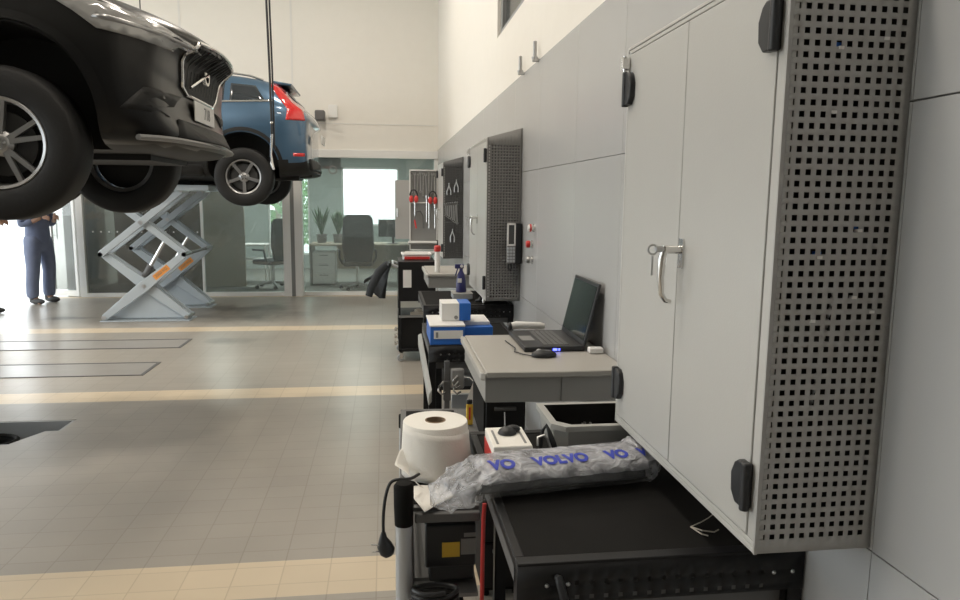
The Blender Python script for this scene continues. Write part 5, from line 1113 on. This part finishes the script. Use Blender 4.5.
# ================================================================== OFFICE CONTENTS
fd = thing('pedestal_cabinet', 'white three drawer pedestal under the office desk behind the glass', 'drawers', (-1.30, 13.3, 0))
mb = MB(); mb.box(0, 0.40, 0, 0.5, 0.03, 0.60); mb.build('body', M['white'], fd, bevel=0.004)
for k in range(3):
    mb = MB(); mb.box(0.01, 0.39, -0.015, -0.001, 0.05+0.18*k, 0.22+0.18*k); d = mb.build('drawer', M['white'], fd, bevel=0.003); mb = MB(); mb.box(0.12, 0.28, -0.028, -0.0155, 0.185+0.18*k, 0.197+0.18*k); mb.build('handle', M['mgrey'], d)
de = thing('office_desk', 'office desk behind the glass, plants standing on it', 'desk', (-1.35, 13.25, 0))
mb = MB(); mb.box(0, 1.9, 0, 0.75, 0.72, 0.75); mb.build('desktop', M['beige'], de, bevel=0.003)
for x in (0.0, 1.86): mb = MB(); mb.box(x, x+0.04, 0.04, 0.70, 0, 0.7195); mb.build('leg', M['mgrey'], de)
mb = MB(); mb.box(0.45, 1.85, 0.6, 0.62, 0.25, 0.7195); mb.build('modesty_panel', M['beige'], de)
def plant(name, label, loc, H, n, parent=None, seed=1):
    rnd = random.Random(seed); r = thing(name, label, 'plant', loc)
    mb = MB(); mb.lathe([(0.0005, 0), (0.08, 0), (0.10, 0.16), (0.088, 0.16), (0.085, 0.13), (0.0005, 0.13)]); mb.build('pot', M['soil'], r)
    mb = MB()
    for k in range(n):
        a = rnd.uniform(0, 2*PI); l = H*rnd.uniform(0.5, 1); sp = rnd.uniform(0.15, 0.8)*l*0.6; w = 0.028*rnd.uniform(.7, 1.3)
        dx, dy = math.cos(a), math.sin(a); px, py = -dy, dx; vs = []; 
        for i in range(6):
            t = i/5; x = dx*sp*t*t**0.3; y = dy*sp*t*t**0.3; z = 0.12+l*(t-0.25*t*t*(sp/l*1.5)); ww = w*math.sin(PI*min(1, t*0.9+0.08))
            vs += [(x+px*ww, y+py*ww, z), (x-px*ww, y-py*ww, z)]
        mb.poly(vs, [(2*i, 2*i+1, 2*i+3, 2*i+2) for i in range(5)])
    o = mb.build('foliage', M['leaf'], r, fixn=False); s = o.modifiers.new('s', 'SOLIDIFY'); s.thickness = 0.002
    return r
plant('potted_plant', 'leafy potted plant on the office desk, left one', (-1.16, 13.7, 0.7505), 0.62, 46, seed=3)
plant('potted_plant', 'leafy potted plant on the office desk, right one', (-0.86, 13.75, 0.7505), 0.52, 46, seed=5)
mn = thing('monitor', 'dark computer monitor on the office desk behind the glass', 'monitor', (0.15, 13.55, 0.7505))
mb = MB(); mb.box(-0.27, 0.27, 0, 0.03, 0.12, 0.44); mb.build('screen', M['blkpl'], mn, bevel=0.005); mb = MB(); mb.box(-0.1, 0.1, -0.05, 0.12, 0, 0.01); mb.box(-0.02, 0.02, 0.03, 0.05, 0.01, 0.25); mb.build('stand', M['blkpl'], mn)
def chair(label, loc, rz, m, hb=0.68):
    r = thing('office_chair', label, 'chair', loc, rz, 'office chairs behind the glass')
    mb = MB(); mb.box(-0.25, 0.25, -0.25, 0.25, 0.42, 0.50); mb.build('seat', m, r, bevel=0.03)
    mb = MB(); mb.prism([(-0.22, 0.50), (0.22, 0.50), (0.27, 0.75), (0.25, 0.5+hb-0.06), (0.19, 0.5+hb), (-0.19, 0.5+hb), (-0.25, 0.5+hb-0.06), (-0.27, 0.75)], -0.30, -0.24); mb.build('backrest', m, r, bevel=0.02)
    mb = MB(); mb.cyl((0, 0, 0.10), (0, 0, 0.42), 0.03); mb.build('column', M['chrome'], r)
    mb = MB()
    for k in range(5): a = 2*PI*k/5+0.3; mb.tube([(0, 0, 0.11), (0.30*math.cos(a), 0.30*math.sin(a), 0.075)], [0.028, 0.018], 8)
    mb.build('base', M['steel'], r)
    for k in range(5): a = 2*PI*k/5+0.3; mb = MB(); mb.cyl((0.30*math.cos(a), 0.30*math.sin(a)-0.02, 0.03), (0.30*math.cos(a), 0.30*math.sin(a)+0.02, 0.03), 0.03, seg=12); mb.build('castor', M['rubber'], r)
    for s in (1, -1): mb = MB(); mb.tube([(s*0.26, -0.15, 0.46), (s*0.31, -0.15, 0.56), (s*0.31, -0.12, 0.68), (s*0.31, 0.15, 0.68)], 0.018, 8); mb.build('armrest', M['blkpl'], r)
    return r
chair('tall black office chair behind the right glass pane', (-0.48, 12.75, 0), 0.1, M['cloth'], 0.80)
chair('black office chair half hidden by the white column, behind the glass', (-1.95, 13.0, 0), 0.9, M['cloth'], 0.72)
mb = MB(); mb.box(0, 1.05, 0, 0.05, 0, 2.1); o = mb.build('partition', M['beige'], bevel=0.004); o.location = (-3.50, 13.2, 0); tag(o, 'brown partition panel behind the glass by the scissor lift', 'partition')
mb = MB(); mb.box(0, 1.6, 0, 0.05, 0, 2.2); o = mb.build('partition', M['display'], bevel=0.004); o.location = (-4.75, 13.6, 0); tag(o, 'dark display panel behind the left glass pane', 'partition')
st = thing('display_table', 'low white table with rail behind the glass under the blue car', 'table', (-2.75, 13.6, 0))
mb = MB(); mb.box(0, 0.6, 0, 0.5, 0.42, 0.45); mb.box(0, 0.6, 0, 0.5, 0.70, 0.72); mb.build('top', M['white'], st)
for x in (0.02, 0.56):
    for y in (0.02, 0.46): mb = MB(); mb.box(x, x+0.025, y, y+0.025, 0, 0.4195); mb.box(x, x+0.025, y, y+0.025, 0.4505, 0.6995); mb.build('leg', M['frame'], st)
mb = MB(); mb.lathe([(0.05, 0), (0.07, 0), (0.07, 0.012), (0.05, 0.012), (0.05, 0)], (0, 0, 0), 'y', 24); o = mb.build('wall_sticker', M['mgrey']); o.location = (-0.82, BY+0.004, 2.02); tag(o, 'small round ring sticker on the right glass pane', 'sticker')
# outside: shrubs and trees, pale building shapes
def bush(name, label, loc, s, seed, h=1.0):
    rnd = random.Random(seed); mb = MB()
    for k in range(700):
        a, b = rnd.uniform(0, 2*PI), rnd.uniform(-1, 1); rr = s*rnd.uniform(0.5, 1); q = math.sqrt(1-b*b); c = Vector((rr*q*math.cos(a), rr*q*math.sin(a), h*s*0.9+rr*b*h*0.9))
        u = Vector((rnd.uniform(-1, 1), rnd.uniform(-1, 1), rnd.uniform(-1, 1))).normalized()*0.10*s; v = u.cross(Vector((rnd.uniform(-1, 1), rnd.uniform(-1, 1), 1))).normalized()*0.06*s
        mb.poly([c-u, c+v, c+u, c-v], [(0, 1, 2, 3)])
    r = thing(name, label, 'tree', loc); mb.build('crown', M['tree'], r, fixn=False); mb = MB(); mb.cyl((0, 0, -0.31), (0, 0, h*s), 0.06*s, seg=8); mb.build('trunk', M['card'], r)
bush('shrub', 'green shrub outdoors beyond the office, seen left of the white column', (-2.9, 20.5, 0), 1.3, 1, 1.1)
bush('shrub', 'green shrub outdoors, seen just right of the white column', (-2.85, 24.5, 0), 0.75, 2, 1.9)
